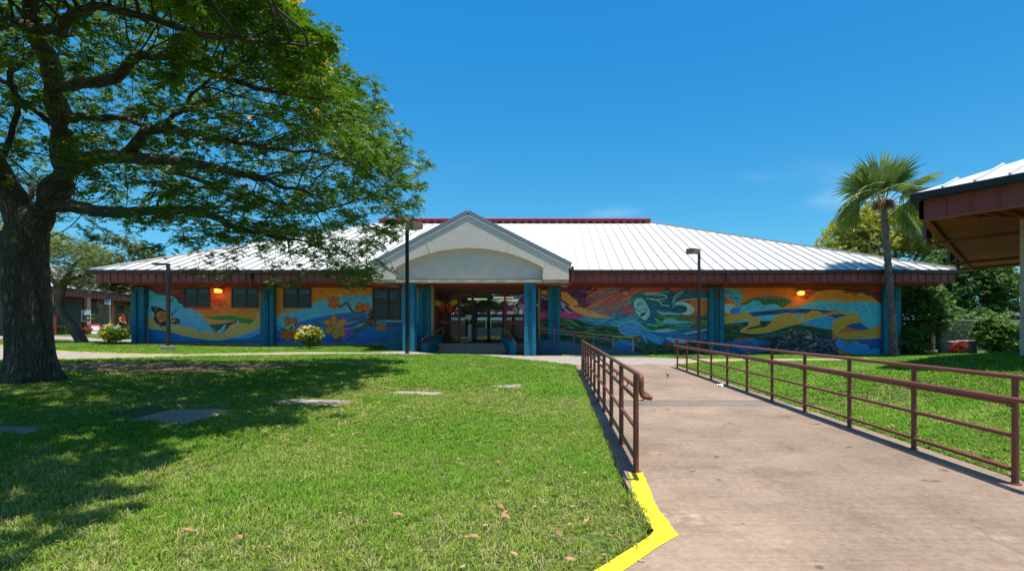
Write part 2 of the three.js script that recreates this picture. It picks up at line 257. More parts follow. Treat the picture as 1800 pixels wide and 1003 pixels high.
line([[-15.4, 20.4], [-18, 18.8], [-20, 17.6]], 0.1); line([[6, 25.65], [10, 25.35], [16, 25.65]], 0.1); line([[-0.9, 27.95], [0.5, 27.3]], 0.12, 0.035); line([[5, 22.2], [6, 23.1], [10, 23.8], [15, 24.3]], 0.1, 0.035);
// bare leaf-strewn soil behind the big tree
TEX.soil = dataTex(512, 512, (u, v) => { const a = tileN(u, v, 9, 41), b = tileN(u, v, 60, 42), c = tileN(u, v, 140, 43), s = 0.75 + 0.5 * b + 0.5 * c + 0.3 * a; return [0.62 * s, 0.47 * s, 0.34 * s]; }, true);
M.soil = std({ color: lin(0.75, 0.75, 0.75), roughness: 1, map: rep(TEX.soil, 0.5), bumpMap: rep(TEX.grain, 0.7), bumpScale: 0.03 });
const BU = [[60, 640], [200, 636.5], [330, 637], [450, 638.5], [540, 641]].map(([a, b]) => G(a, b)), BL = [[60, 650], [200, 655], [330, 657], [450, 651], [545, 643]].map(([a, b]) => G(a, b)), BARE = [...BU, ...BL.slice().reverse()];
struct('bare_soil', drape(BU, BL, 0.015, 60, 12, 0.5), M.soil);
// square concrete slabs set in the lawn
const SLABS = [[[160, 733], [262, 716], [415, 723], [318, 748]], [[460, 708], [510, 701], [630, 705], [590, 715]], [[672, 691], [700, 687], [782, 690], [776, 696]], [[820, 679], [850, 677], [916, 679], [912, 683]], [[-60, 762], [-10, 749], [86, 751], [40, 765]]];
const SLABRIM = [];
SLABS.forEach((q, i) => {
  const P = q.map(([a, b]) => G(a, b)), o = thing('stepping_slab', ['large grey concrete slab in the lawn, in full tree shade', 'long grey concrete slab under the outer edge of the tree shade', 'pale concrete slab at the edge of the tree shade with rusty rim', 'thin pale slab in the sunlit lawn toward the ramp railing', 'grey slab in shade close to the big trunk'][i], 'paving slab', [P[0][0], 0, -P[0][1]], 0, 'stepping slabs set in the lawn');
  const h = P.reduce((q, [x, d]) => q + terrain(x, d) / 4, 0) + 0.012, s = new THREE.Shape(P.map(([x, d]) => new THREE.Vector2(x - P[0][0], d - P[0][1])));
  const g = new THREE.ExtrudeGeometry(s, { depth: 0.16, bevelEnabled: true, bevelSize: 0.01, bevelThickness: 0.01, bevelSegments: 1 }); g.rotateX(-Math.PI / 2); g.translate(0, h - 0.17, 0);
  mesh('slab', uvBox(g), M.concrete, o); const mx = P.reduce((q, p) => q + p[0] / 4, 0), md = P.reduce((q, p) => q + p[1] / 4, 0); PATHS.push(P.map(([x, d]) => [lerp(mx, x, 0.93), lerp(md, d, 0.9)])); SLABRIM.push(P);
});
// ---------------------------------------------------------------- mural paint (flat print on the block walls). Painted in the coordinates of four enlarged views of the wall.
const WD = 30.5, wx = (px) => XA(px, WD), wy = (py) => YA(py, WD);
const GAIN = 2.7;
const pc = (hex, k = 1) => {                                      // paint colour: the shaded tone seen on the wall, raised to the paint's own reflectance
  const c = new THREE.Color(hex); const top = Math.max(c.r, c.g, c.b) * GAIN * k, s = GAIN * k * Math.min(1, 0.8 / top); c.setRGB(Math.min(0.85, c.r * s * 1.08), c.g * s * 0.95, c.b * s * 0.88); return '#' + c.getHexString();
};
function mural(px0, px1, py0, py1, view, paint) {
  const S = 5, c = document.createElement('canvas'); c.width = Math.round((px1 - px0) * S); c.height = Math.round((py1 - py0) * S);
  const x = c.getContext('2d'); x.setTransform(S * view[2], 0, 0, S * view[2], (view[0] - px0) * S, (view[1] - py0) * S); x.lineJoin = x.lineCap = 'round';
  const api = {
    x, fill: (d, col, k) => { x.fillStyle = pc(col, k); x.fill(new Path2D(d)); }, line: (d, col, w, k) => { x.strokeStyle = pc(col, k); x.lineWidth = w; x.stroke(new Path2D(d)); },
    rect: (a, b, w, h, col) => { x.fillStyle = pc(col); x.fillRect(a, b, w, h); },
    smooth: (pts, col, k) => { x.fillStyle = pc(col, k); x.beginPath(); const n = pts.length; for (let i = 0; i < n; i++) { const [ax, ay] = pts[i], [bx_, by] = pts[(i + 1) % n], mx = (ax + bx_) / 2, my = (ay + by) / 2; if (!i) { const [zx, zy] = pts[n - 1]; x.moveTo((zx + ax) / 2, (zy + ay) / 2); } x.quadraticCurveTo(ax, ay, mx, my); } x.fill(); },
    strokes: (n, [a, b, w, h], cols, len, wid, ang, clip, k) => { x.save(); if (clip) x.clip(new Path2D(clip)); for (let i = 0; i < n; i++) { const u = a + rand() * w, v = b + rand() * h, t = ang + rr(-0.35, 0.35), l = len * rr(0.5, 1.5), cx = Math.cos(t) * l, cy = Math.sin(t) * l; x.strokeStyle = pc(cols[Math.floor(rand() * cols.length)], k); x.globalAlpha = rr(0.35, 0.9); x.lineWidth = wid * rr(0.4, 1.4); x.beginPath(); x.moveTo(u, v); x.quadraticCurveTo(u + cx / 2 - cy * 0.15, v + cy / 2 + cx * 0.15, u + cx, v + cy); x.stroke(); } x.restore(); },
    puffs: (n, clip, [a, b, w, h], cols, r, k) => { x.save(); x.clip(new Path2D(clip)); for (let i = 0; i < n; i++) { const u = a + rand() * w, v = b + rand() * h, q = r * rr(0.4, 1.3); x.globalAlpha = rr(0.3, 0.75); x.strokeStyle = pc(cols[Math.floor(rand() * cols.length)], k); x.lineWidth = q * 0.25; x.beginPath(); x.arc(u, v, q, Math.PI * 0.9, Math.PI * 2.05); x.stroke(); } x.restore(); },
  };
  paint(api);
  x.setTransform(1, 0, 0, 1, 0, 0);                               // brush grain
  const im = x.getImageData(0, 0, c.width, c.height), D = im.data;
  for (let j = 0; j < c.height; j++) for (let i = 0; i < c.width; i++) { const o = (j * c.width + i) * 4, g = 1 + 0.13 * fbm2(i * 0.05, j * 0.09, 3) + 0.10 * PN.noise(i * 0.3, j * 0.35, 2); D[o] = clamp(D[o] * g, 0, 255); D[o + 1] = clamp(D[o + 1] * g, 0, 255); D[o + 2] = clamp(D[o + 2] * g, 0, 255); }
  x.putImageData(im, 0, 0);
  const t = new THREE.CanvasTexture(c); t.colorSpace = THREE.SRGBColorSpace; return t;
}
function muralMesh(name, px0, px1, py0, py1, tex, parent, label, d = WD) {
  const x0 = XA(px0, WD), x1 = XA(px1, WD), y0 = wy(py1), y1 = wy(py0), g = bx(x0, x1, y0, y1, d - 0.012, d + 0.1);
  const p = g.attributes.position, u1 = new Float32Array(p.count * 2), u0 = new Float32Array(p.count * 2);
  for (let i = 0; i < p.count; i++) { u0[i * 2] = (p.getX(i) - x0) / (x1 - x0); u0[i * 2 + 1] = (p.getY(i) - y0) / (y1 - y0); u1[i * 2] = p.getX(i) / 1.6; u1[i * 2 + 1] = p.getY(i) / 1.6; }
  g.setAttribute('uv', new THREE.BufferAttribute(u0, 2)); g.setAttribute('uv1', new THREE.BufferAttribute(u1, 2));
  const b = TEX.block.clone(); b.channel = 1; b.needsUpdate = true;
  const m = mesh(name, g, std({ map: tex, roughness: 0.6, bumpMap: b, bumpScale: 0.012 }), parent); if (label) m.userData.label = label; return m;
}
seed(3);
const muralA = mural(257, 463, 500, 601, [250, 500, 0.12222], ({ x, fill, line, rect, smooth, strokes, puffs }) => {
  rect(0, 0, 1800, 900, '#c47a1c'); rect(560, 0, 560, 330, '#8a2a22'); fill('M0 0H640V340H0Z', '#3c1720'); fill('M600 0H1760V60L1300 40L1100 110L900 330L600 330Z', '#a52d1c'); fill('M960 330L1100 160L1250 120L1760 40V900H960Z', '#cc7d18');
  strokes(160, [560, 20, 560, 300], ['#7d1d28', '#a83c20', '#5a1a2c', '#c05a1c'], 160, 22, -0.35); strokes(150, [900, 60, 840, 420], ['#d88a20', '#b86414', '#e09a30', '#c0501a'], 170, 20, -0.2); strokes(90, [90, 20, 520, 150], ['#2a1018', '#5a2428', '#43202c', '#6a3228'], 130, 18, -0.3);
  fill('M870 380H1740V480L1400 470L1000 470Z', '#d98b1c');
  fill('M80 40C120 40 150 60 190 110C230 105 260 120 290 130C330 110 420 120 470 165C500 190 505 230 515 245C560 245 585 270 588 320L560 380H80Z', '#1b7f92'); strokes(60, [90, 60, 420, 250], ['#2a8fa0', '#16707f', '#3a9caa'], 120, 16, 0.2, 'M80 40C120 40 150 60 190 110C290 110 420 120 470 165C500 190 505 230 588 320L560 380H80Z');
  const lb = 'M80 190C150 190 200 215 270 235C340 240 380 280 440 290C480 285 540 320 590 318C640 318 700 310 730 335C745 350 750 375 765 382C810 375 850 400 862 450C880 480 900 500 920 530L1030 660L985 700L930 665L870 655L810 710L760 640L640 600L400 575L250 555L80 450Z';
  fill(lb, '#559fc4'); strokes(170, [80, 190, 950, 500], ['#6ab0d2', '#4690b8', '#7abcd8', '#3f86ae'], 130, 16, 0.25, lb); puffs(40, lb, [420, 320, 560, 330], ['#8cc6de', '#3e88b2'], 46);
  const gc = 'M80 440C120 435 150 460 165 510C190 540 210 560 260 570C300 580 380 560 420 575C470 560 530 560 560 590C610 590 650 600 690 612C740 600 770 630 790 670L815 705C840 670 890 648 930 655C960 662 975 680 985 700C1010 650 1060 690 1095 705C1120 690 1150 690 1170 650C1200 620 1250 590 1300 560C1360 550 1420 545 1470 535C1520 540 1560 540 1600 500C1640 480 1640 440 1640 405C1670 380 1700 350 1740 350V590C1600 680 1300 790 1060 797C800 790 550 730 400 670C280 640 150 640 80 625Z';
  fill(gc, '#d3ab5c'); puffs(90, gc, [80, 430, 1660, 330], ['#c88a2c', '#e6ca86', '#b8781e', '#dcb668'], 52); strokes(80, [80, 560, 1660, 220], ['#e0c078', '#c99a48'], 110, 10, 0.1, gc);
  const gb = 'M80 625C150 640 280 640 400 670C550 730 800 790 1060 797C1300 790 1600 680 1740 590V900H80Z'; fill(gb, '#0f4774'); strokes(60, [80, 640, 1660, 180], ['#155584', '#0c3e68', '#1a5f90'], 160, 16, 0.05, gb);
  fill('M1740 590C1600 680 1400 740 1190 785C1330 770 1480 790 1560 760C1620 730 1690 700 1740 700Z', '#3d90bc'); strokes(40, [1250, 600, 480, 170], ['#5aa8cc', '#2f7ca8'], 110, 12, -0.4, 'M1740 590C1600 680 1400 740 1190 785C1330 770 1480 790 1560 760C1620 730 1690 700 1740 700Z');
  line('M80 625C150 640 280 640 400 670C550 730 800 790 1060 797C1300 790 1600 680 1740 590', '#e3cf98', 7); strokes(9, [110, 680, 190, 60], ['#2d86a8'], 200, 5, 0);
  fill('M870 448C960 460 1080 440 1130 432C1180 438 1220 425 1262 424C1330 440 1480 470 1612 490C1600 520 1580 545 1535 557C1490 530 1440 530 1385 550C1340 520 1290 500 1200 495C1080 500 960 470 870 448Z', '#17592b'); strokes(50, [900, 430, 690, 110], ['#1f6e34', '#0f4420', '#2b7c3a'], 70, 9, 0.6, 'M870 448C960 460 1080 440 1130 432C1180 438 1220 425 1262 424C1330 440 1480 470 1612 490C1600 520 1580 545 1535 557C1490 530 1440 530 1385 550C1340 520 1290 500 1200 495Z');
  fill('M885 462C980 480 1120 505 1345 500C1280 540 1120 560 960 562Z', '#d39a48'); fill('M955 565C1080 560 1200 550 1260 530C1310 515 1350 510 1380 515C1320 540 1280 560 1250 590C1230 640 1190 650 1140 692C1100 680 1060 680 1020 650Z', '#20362c'); strokes(26, [1000, 560, 240, 110], ['#3a5a48', '#16261e', '#52707a'], 50, 8, 1.2, 'M955 565L1260 530L1250 590L1140 692L1020 650Z'); fill('M1180 570L1210 560L1180 640L1130 690L1080 690L1085 650L1120 640Z', '#86a9c4'); fill('M1355 505L1385 500L1400 545L1370 550Z', '#9cc4dc');
  // monarch butterflies
  fill('M112 290C160 275 230 295 285 325C325 345 350 385 362 430L365 520C355 570 330 600 285 598C250 598 232 592 238 570L255 545L212 562C185 540 160 500 152 470C150 440 160 410 175 395C135 370 115 330 112 290Z', '#14110f'); fill('M205 375C250 355 300 360 330 385L352 440L350 500L262 540C225 520 200 480 192 440Z', '#c8761c'); line('M205 440L345 455M215 480L345 470M250 370L350 440M265 535L350 480', '#14110f', 8); fill('M240 400L310 425L285 440Z', '#14110f');
  fill('M410 380L440 395L420 470L500 470C540 480 550 520 530 550C490 565 430 560 400 545Z', '#14110f'); fill('M405 400L430 420L415 490L470 490L450 540L405 530Z', '#c8761c'); line('M425 390L480 320L515 300M432 400L500 350L545 305', '#14110f', 7); for (const [a, b] of [[180, 350], [170, 300], [200, 320], [175, 440], [270, 580], [300, 590], [330, 585], [500, 500], [515, 520], [490, 545], [470, 495]]) { x.fillStyle = pc('#d8d4cc'); x.beginPath(); x.arc(a, b, 7, 0, 7); x.fill(); }
  fill('M312 190L350 178L370 190L420 175L445 172L430 205L400 230L350 248L340 220Z', '#2a1410'); fill('M325 195L352 188L360 225L345 230ZM385 195L425 182L415 205L392 222Z', '#c0601a'); fill('M150 570L180 585L215 570L212 615L185 600L152 615Z', '#58b4d4');
  x.strokeStyle = pc('#33160e'); x.lineWidth = 7; for (let r = 0; r < 4; r++) for (let k = 0; k < [9, 9, 8, 3][r]; k++) { const u = [1030, 1010, 1035, 1105][r] + k * 23, v = [200, 228, 258, 288][r]; x.beginPath(); x.moveTo(u, v + rr(-5, 5)); x.quadraticCurveTo(u + 6, v - 12, u + 13, v + rr(-6, 8)); x.stroke(); }   // four lines of small brush lettering, not legible in the photograph
});
seed(4);
const muralB = mural(483, 741, 498, 613, [470, 470, 0.15948], ({ x, fill, line, rect, smooth, strokes, puffs }) => {
  rect(60, 150, 1700, 760, '#c97e1e'); strokes(240, [80, 180, 1700, 330], ['#dca046', '#b8651a', '#e0b060', '#c8781c', '#a85618'], 120, 16, 0.25);
  fill('M60 520L170 460L230 455V450L60 560Z', '#d99a3a');
  const sw = 'M60 560C160 490 240 455 300 452C420 445 480 380 560 330C700 290 820 300 900 275C1000 262 1100 262 1250 258H1760V900H60Z'; fill(sw, '#4f9dbd'); strokes(240, [70, 270, 1680, 340], ['#6cb2cc', '#418db0', '#7fbfd4', '#357fa4'], 110, 13, -0.25, sw);
  const db = 'M60 640C200 600 330 590 420 560C600 520 780 475 900 475C1020 490 1100 540 1180 560C1300 590 1500 600 1760 580V900H60Z'; fill(db, '#0f4f80'); fill('M420 620C640 560 900 560 1100 590C1060 640 960 670 800 690C640 680 520 660 420 620Z', '#2f86a8'); strokes(150, [60, 560, 1700, 300], ['#155f94', '#0b3f70', '#1d70a4', '#0d4678'], 150, 15, -0.1, db); fill('M60 760H1760V920H60Z', '#0d4478'); strokes(60, [60, 740, 1700, 130], ['#0f4a80', '#0c3c6c'], 180, 16, 0);
  const br = (d, w) => { line(d, '#241811', w); line(d, '#4a3424', w * 0.55); line(d, '#6b5038', w * 0.16); };
  br('M1480 600C1420 610 1300 640 1180 630C1140 600 1130 560 1145 520', 26); br('M1150 470C1130 540 1110 590 1040 580C980 590 920 640 850 640', 30); br('M1140 560C1100 610 1060 670 960 690C900 705 860 690 830 700C800 740 780 800 775 850', 40); br('M1000 690C980 740 950 770 915 770', 18); br('M1150 440C1080 460 1000 480 940 465C910 430 900 380 870 360C840 370 820 410 790 400C770 385 740 365 720 360', 26); br('M1140 480C1090 520 1000 540 960 545C900 580 860 580 830 580', 24); br('M640 625C600 640 560 600 520 580M640 630C560 610 460 640 380 640', 18); br('M1150 500C1180 480 1185 560 1150 610', 60);
  const petal = (cx, cy, L, w, a, c1, c2) => { x.save(); x.translate(cx, cy); x.rotate(a); x.fillStyle = pc(c2); x.beginPath(); x.ellipse(L * 0.5, 0, L * 0.56, w * 0.56, 0, 0, 7); x.fill(); x.fillStyle = pc(c1); x.beginPath(); x.ellipse(L * 0.52, -w * 0.06, L * 0.47, w * 0.42, 0, 0, 7); x.fill(); x.strokeStyle = pc(c2); x.lineWidth = w * 0.07; x.beginPath(); x.moveTo(0, 0); x.lineTo(L * 0.85, 0); x.stroke(); x.restore(); };
  const flower = (cx, cy, s, c1, c2, angs) => { for (const a of angs) petal(cx, cy, s, s * 0.62, a, c1, c2); x.fillStyle = pc('#5a7a4a'); x.beginPath(); x.arc(cx, cy, s * 0.1, 0, 7); x.fill(); };
  const spikes = (cx, cy, s, a0, a1, n) => { for (let i = 0; i < n; i++) { const a = lerp(a0, a1, i / (n - 1)); line(`M${cx} ${cy}L${cx + Math.cos(a) * s} ${cy + Math.sin(a) * s}`, ['#6a2f78', '#8a4a92', '#4c1f5c'][i % 3], s * 0.1); } };
  spikes(790, 600, 95, -1.2, 0.9, 11); spikes(820, 690, 110, -0.3, 1.5, 12); spikes(310, 640, 80, -1.3, 0.7, 9); spikes(1075, 410, 55, -2.2, -0.8, 7);
  flower(735, 630, 125, '#cf8a2a', '#7c3412', [-2.6, -1.6, 2.5]); flower(760, 650, 130, '#d89a34', '#8a4414', [0.9, 1.7, -0.7]); flower(725, 355, 75, '#c8691c', '#6e2810', [-2.6, -1.7, -0.8, 0.3, 1.3, 2.3]); flower(1050, 430, 88, '#c06a20', '#6a2810', [-2.8, -2.1, -0.5, 0.2, 2.9]); flower(240, 640, 120, '#bc5a1c', '#5e220c', [-1.9, -1.0, 2.2]); flower(230, 690, 120, '#c8661c', '#702a0e', [1.0, 1.8, 2.5, 0.3]); flower(1255, 640, 62, '#c47c28', '#5e2c10', [-1.8, -0.5, 0.6, 1.8, 2.9]);
  for (let i = 0; i < 16; i++) { const u = 110 + i * 12 + rr(-10, 10), v = 640 + Math.sin(i * 0.9) * 22 + rr(-12, 14); x.fillStyle = pc(i % 2 ? '#7fae7a' : '#3e7a4a'); x.beginPath(); x.ellipse(u, v, 15, 10, rr(0, 3), 0, 7); x.fill(); }
  fill('M980 480H1100V515H980Z', '#1c4a86'); fill('M765 255H830V278H765Z', '#c9a86a');
});
seed(5);
const muralC = mural(949, 1245, 500, 625, [940, 470, 0.17778], ({ x, fill, line, rect, smooth, strokes, puffs }) => {
  rect(0, 150, 1800, 780, '#7a3a34'); fill('M0 150H760L500 420H0Z', '#241426'); fill('M600 150H1800V330L1000 480L760 470L640 330Z', '#8e3420');
  strokes(230, [0, 190, 760, 300], ['#2a1432', '#40204c', '#18101e', '#5a2848', '#782c4a', '#332058'], 150, 17, -0.25); strokes(300, [500, 220, 560, 270], ['#8a4428', '#a85a28', '#6e2c3c', '#28707c', '#b06a34', '#5c3050', '#1d5c74', '#8a3640'], 150, 15, -0.45); fill('M0 440L240 420L420 470L240 490H0Z', '#8a2a58'); strokes(90, [50, 400, 400, 90], ['#a03468', '#6e2048', '#c0567c'], 110, 12, 0.1);
  fill('M1000 190H1720V300L1580 280L1400 300L1280 240Z', '#a82418'); strokes(90, [1040, 200, 680, 130], ['#c03418', '#8a1c18', '#12404c', '#0e3440'], 110, 16, -0.2); fill('M1540 290L1720 285V470L1420 460L1560 400Z', '#b8642c'); strokes(60, [1480, 290, 240, 150], ['#c87a3a', '#a4501c'], 90, 12, -0.1);
  fill('M400 480C600 500 800 470 1050 480V620H640Z', '#1d6478'); strokes(140, [430, 460, 640, 130], ['#2a7c8c', '#164e64', '#3a90a0', '#124458'], 160, 12, -0.15);
  const hill = 'M0 500C120 470 300 480 420 500C520 540 640 590 840 570L900 880H0Z'; fill(hill, '#15301f'); strokes(330, [0, 490, 880, 390], ['#1d4a2a', '#0c2014', '#2a5c34', '#4a4a30', '#183a28', '#5a4a34', '#1f6a40'], 70, 16, 0.3, hill); fill('M300 490C380 510 430 560 470 590L400 560Z', '#2c7444');
  fill('M860 560H1720V880H860Z', '#14402c'); strokes(200, [1040, 470, 680, 200], ['#1c6a34', '#0f4424', '#2a8440', '#164f2c', '#0c3420'], 120, 15, -0.15); fill('M1040 640C1200 660 1500 620 1720 560V720C1500 760 1200 760 1040 700Z', '#123f66'); strokes(110, [1040, 600, 680, 150], ['#1a5684', '#0e3454', '#24689a'], 150, 13, -0.12);
  fill('M760 740C850 690 960 700 1010 760L1130 830L1020 870H840Z', '#164e78'); strokes(110, [760, 720, 360, 150], ['#22689a', '#0d3454', '#4a8cb4', '#5c9cc4'], 60, 7, 0.3, 'M760 740C850 690 960 700 1010 760L1130 830L1020 870H840Z');
  const fo = 'M1000 780C1200 740 1500 740 1720 720V880H960Z'; fill(fo, '#101f16'); strokes(240, [980, 745, 740, 130], ['#1c3a24', '#0a140e', '#2e4a30', '#4a4634', '#24502e'], 45, 13, 0.2, fo); strokes(60, [1260, 740, 170, 60], ['#5a3c26', '#3c2818'], 50, 14, 0);
  // yellow cloud with a swirl and its trailing scarf
  fill('M255 215C310 210 355 235 368 285C400 285 430 310 425 355C400 365 370 360 340 345L255 285Z', '#cf9c3e'); x.strokeStyle = pc('#8a5c1c'); x.lineWidth = 8; x.beginPath(); x.arc(330, 275, 26, 0, 7); x.stroke(); fill('M325 365C345 335 380 350 390 375C430 360 500 375 520 405C560 400 600 420 610 440C660 450 720 470 775 478C700 492 600 485 520 468C450 450 370 410 325 365Z', '#d6a84c'); strokes(30, [330, 360, 240, 90], ['#c8801c', '#e6cc84', '#b06a18'], 40, 10, 0.3, 'M325 365C345 335 380 350 390 375C430 360 500 375 520 405C560 400 600 420 775 478C600 485 450 450 325 365Z'); fill('M55 195H138V255L55 235Z', '#cf982c'); fill('M55 255L138 290V310L55 270Z', '#3f8a98'); fill('M255 310L300 345L290 380L355 430L340 440L280 390L255 350Z', '#5c9ab0');
  for (let i = 0; i < 26; i++) { x.fillStyle = pc('#c8b8c8'); x.globalAlpha = rr(0.3, 0.9); x.beginPath(); x.arc(rr(60, 640), rr(200, 430), rr(1.5, 4), 0, 7); x.fill(); } x.globalAlpha = 1;
  // the flowing hair
  const hair = 'M960 250C990 225 1060 215 1110 235C1180 205 1300 200 1420 205C1560 200 1660 215 1720 215V290C1600 285 1480 290 1410 320C1460 310 1540 330 1580 380C1590 420 1560 450 1500 450C1420 445 1330 440 1260 430C1200 470 1180 520 1210 560C1130 560 1060 530 1030 480L980 400C950 350 950 290 960 250Z'; fill(hair, '#0f3f52'); strokes(150, [960, 205, 760, 340], ['#16566a', '#0b3040', '#1d6a7c', '#124a60'], 170, 12, -0.02, hair);
  fill('M1390 340C1450 300 1540 320 1585 390C1590 440 1530 455 1450 440C1520 420 1530 380 1490 360C1460 345 1420 345 1390 355Z', '#8fb0ac'); line('M1110 240C1180 225 1280 230 1310 265C1280 300 1200 290 1150 295M1110 280C1180 290 1230 290 1250 330C1250 360 1290 350 1330 360M1370 320C1370 270 1420 220 1480 205M1400 330C1480 285 1600 275 1720 288M1210 415C1260 425 1280 440 1330 430C1400 440 1450 445 1530 445', '#8fb8b4', 9, 0.9); line('M1090 250C1180 240 1240 260 1300 250M1060 240C1150 215 1250 215 1330 215M1380 380C1360 330 1400 260 1470 230', '#5f9a9c', 7);
  // the face and cupped hands, brush lines only
  fill('M985 330C990 295 1020 275 1060 280C1100 300 1110 350 1140 400C1150 440 1130 490 1100 508C1070 505 1030 470 1005 430C980 400 975 360 985 330Z', '#7faeac'); fill('M1060 280C1100 300 1110 350 1140 400C1150 440 1130 490 1100 508C1115 440 1085 350 1040 300Z', '#58929c'); fill('M960 250C1000 235 1060 240 1095 290C1060 270 1010 280 990 320C975 340 985 400 1005 430C970 410 950 300 960 250Z', '#1d5868');
  line('M1015 350C1025 325 1045 320 1060 335M1020 365C1035 345 1050 345 1062 352M985 400C990 385 1005 385 1012 395M1015 395C1030 405 1028 420 1045 415M1050 400C1075 385 1100 390 1115 405', '#174a5a', 9); fill('M1035 450C1060 415 1090 408 1112 412C1105 440 1080 465 1050 475Z', '#123642'); line('M1040 455C1065 425 1090 418 1108 420', '#b8d0cc', 8); line('M1060 490C1080 480 1100 470 1115 440', '#a8c8c8', 7); line('M985 330C990 295 1020 275 1060 280', '#a4c8c4', 6);
  const hand = 'M825 570C860 530 930 520 1010 525C1050 540 1095 590 1085 620C1060 665 960 680 900 668C860 640 835 610 825 570Z'; fill(hand, '#2a78a4'); strokes(60, [825, 525, 260, 145], ['#4a9cc4', '#1a5a84', '#6ab4d4', '#164c74'], 80, 9, 0.35, hand); line(hand, '#8fc4d4', 7); line('M850 560C920 560 960 600 1020 590M840 590C900 590 960 640 1040 630M1000 540L1030 580M870 640C900 650 930 640 960 650', '#7ab8d0', 6);
  fill('M1085 600C1140 630 1220 660 1290 690L1260 760L1200 750L1040 655Z', '#1c6490'); strokes(40, [1050, 600, 240, 150], ['#2f84b0', '#124a70', '#4a9cc0'], 110, 9, 0.5, 'M1085 600C1140 630 1220 660 1290 690L1260 760L1200 750L1040 655Z'); line('M1060 650L1110 735M1090 590C1150 640 1220 620 1290 600C1320 590 1350 610 1390 610', '#86b8c0', 9); fill('M1190 610C1240 600 1290 590 1330 605C1360 600 1390 605 1420 605C1360 625 1260 635 1190 630Z', '#84a8b8'); fill('M1290 690C1330 670 1370 690 1400 700C1440 690 1480 710 1520 715V745H1380Z', '#7fa9c0');
  fill('M1270 520C1290 485 1380 485 1415 515C1470 510 1520 525 1610 520C1520 545 1380 550 1290 540Z', '#5a94ac'); fill('M1210 415C1240 405 1280 440 1330 425C1350 430 1380 440 1420 440C1350 450 1280 450 1240 440Z', '#79a8b4'); line('M1190 490C1220 510 1240 530 1280 530M1110 550C1150 545 1190 550 1200 570', '#5a9cac', 9); fill('M1470 650L1720 590V605L1500 655Z', '#c8bc80');
});
seed(6);
const muralD = mural(1268, 1551, 504, 627, [1255, 500, 0.16944], ({ x, fill, line, rect, smooth, strokes, puffs }) => {
  rect(0, 0, 1800, 800, '#b4641a'); strokes(260, [80, 30, 1700, 200], ['#c87a1c', '#a04e18', '#d88c28', '#b0601c'], 130, 15, -0.05); fill('M850 30H1760V200L1500 60L1100 60Z', '#4a1418'); strokes(90, [860, 30, 880, 120], ['#5e1a18', '#3a1014', '#7a2418'], 100, 16, 0);
  fill('M80 40H240C300 70 300 150 250 210L80 100Z', '#3a7c90'); strokes(40, [80, 40, 210, 150], ['#54a0ac', '#2a6478', '#1d5068'], 60, 14, 0.5, 'M80 40H240C300 70 300 150 250 210L80 100Z'); fill('M85 150L130 160L90 220Z', '#b04c24');
  const gold1 = 'M690 240C800 170 950 190 1010 110C1040 60 1150 40 1330 50C1360 70 1360 90 1365 95C1400 70 1440 90 1470 125C1490 60 1560 70 1590 110C1650 110 1690 160 1740 190V220L1400 200L1200 160L900 220Z'; fill(gold1, '#c98a24'); puffs(80, gold1, [690, 45, 1050, 190], ['#dca440', '#a8681a', '#e8bc5c', '#b87c20'], 48); strokes(60, [690, 60, 1050, 160], ['#d89a34', '#b06c1c'], 90, 10, -0.3, gold1);
  fill('M265 205C350 150 450 115 560 108C660 108 740 140 815 165C760 200 740 220 700 240L260 230Z', '#1a4a24'); fill('M450 125C540 105 640 105 720 140C650 150 520 150 450 125Z', '#6e4a44'); strokes(120, [280, 110, 510, 120], ['#2a6a2c', '#123818', '#4a3c30', '#1f5824'], 60, 9, 1.5, 'M265 205C350 150 450 115 560 108C660 108 740 140 815 165L700 240L260 230Z');
  const cl = 'M200 240C250 200 330 210 360 190C400 140 480 150 490 200C540 220 560 200 620 195C660 205 690 230 700 245L860 240C1000 170 1200 130 1310 170C1420 175 1640 160 1740 200V420L1640 460L1540 380L1520 330C1440 290 1300 280 1200 260C900 230 600 270 330 295L180 295Z'; fill(cl, '#3f98aa'); puffs(150, cl, [200, 150, 1540, 300], ['#6ab8c2', '#2c7f98', '#80c8cc', '#35889c', '#1f6c8c'], 46); fill('M1170 140C1230 110 1290 125 1340 120C1270 150 1190 160 1190 185C1300 180 1420 170 1520 170C1400 190 1250 200 1180 185Z', '#c8842a'); line('M1350 125C1270 150 1180 165 1190 185C1300 185 1420 170 1530 165', '#e0b868', 6);
  fill('M90 250C95 200 130 170 220 215C170 240 150 270 160 300C120 300 95 290 90 250Z', '#9dbfc0'); fill('M150 270C180 235 230 235 280 240C240 270 230 290 330 295L170 300Z', '#1f5a94');
  fill('M330 290C600 255 900 225 1100 255C1160 262 1220 275 1240 280L1120 300C900 280 640 300 420 330L350 320Z', '#0f3b62'); strokes(60, [350, 240, 880, 80], ['#14487a', '#0b2c4c'], 170, 10, -0.05, 'M330 290C600 255 900 225 1240 280L1120 300C900 280 640 300 420 330Z'); line('M330 288C600 250 900 225 1200 262', '#8fbcc4', 6);
  fill('M80 420L420 330C640 300 900 290 1000 320L860 410L600 420L400 470L80 460Z', '#4a9aa8'); strokes(50, [100, 310, 860, 130], ['#6ab4b8', '#34829a'], 120, 10, -0.1, 'M80 420L420 330C640 300 900 290 1000 320L860 410L600 420L400 470L80 460Z'); fill('M850 400C950 360 1050 320 1150 325C1230 335 1300 360 1280 380L1230 470L1100 450Z', '#2f86ac'); strokes(50, [860, 330, 420, 130], ['#4a9cc0', '#1f6a94', '#6ab0c8'], 90, 12, 0.5, 'M850 400C950 360 1050 320 1150 325C1230 335 1300 360 1280 380L1230 470L1100 450Z');
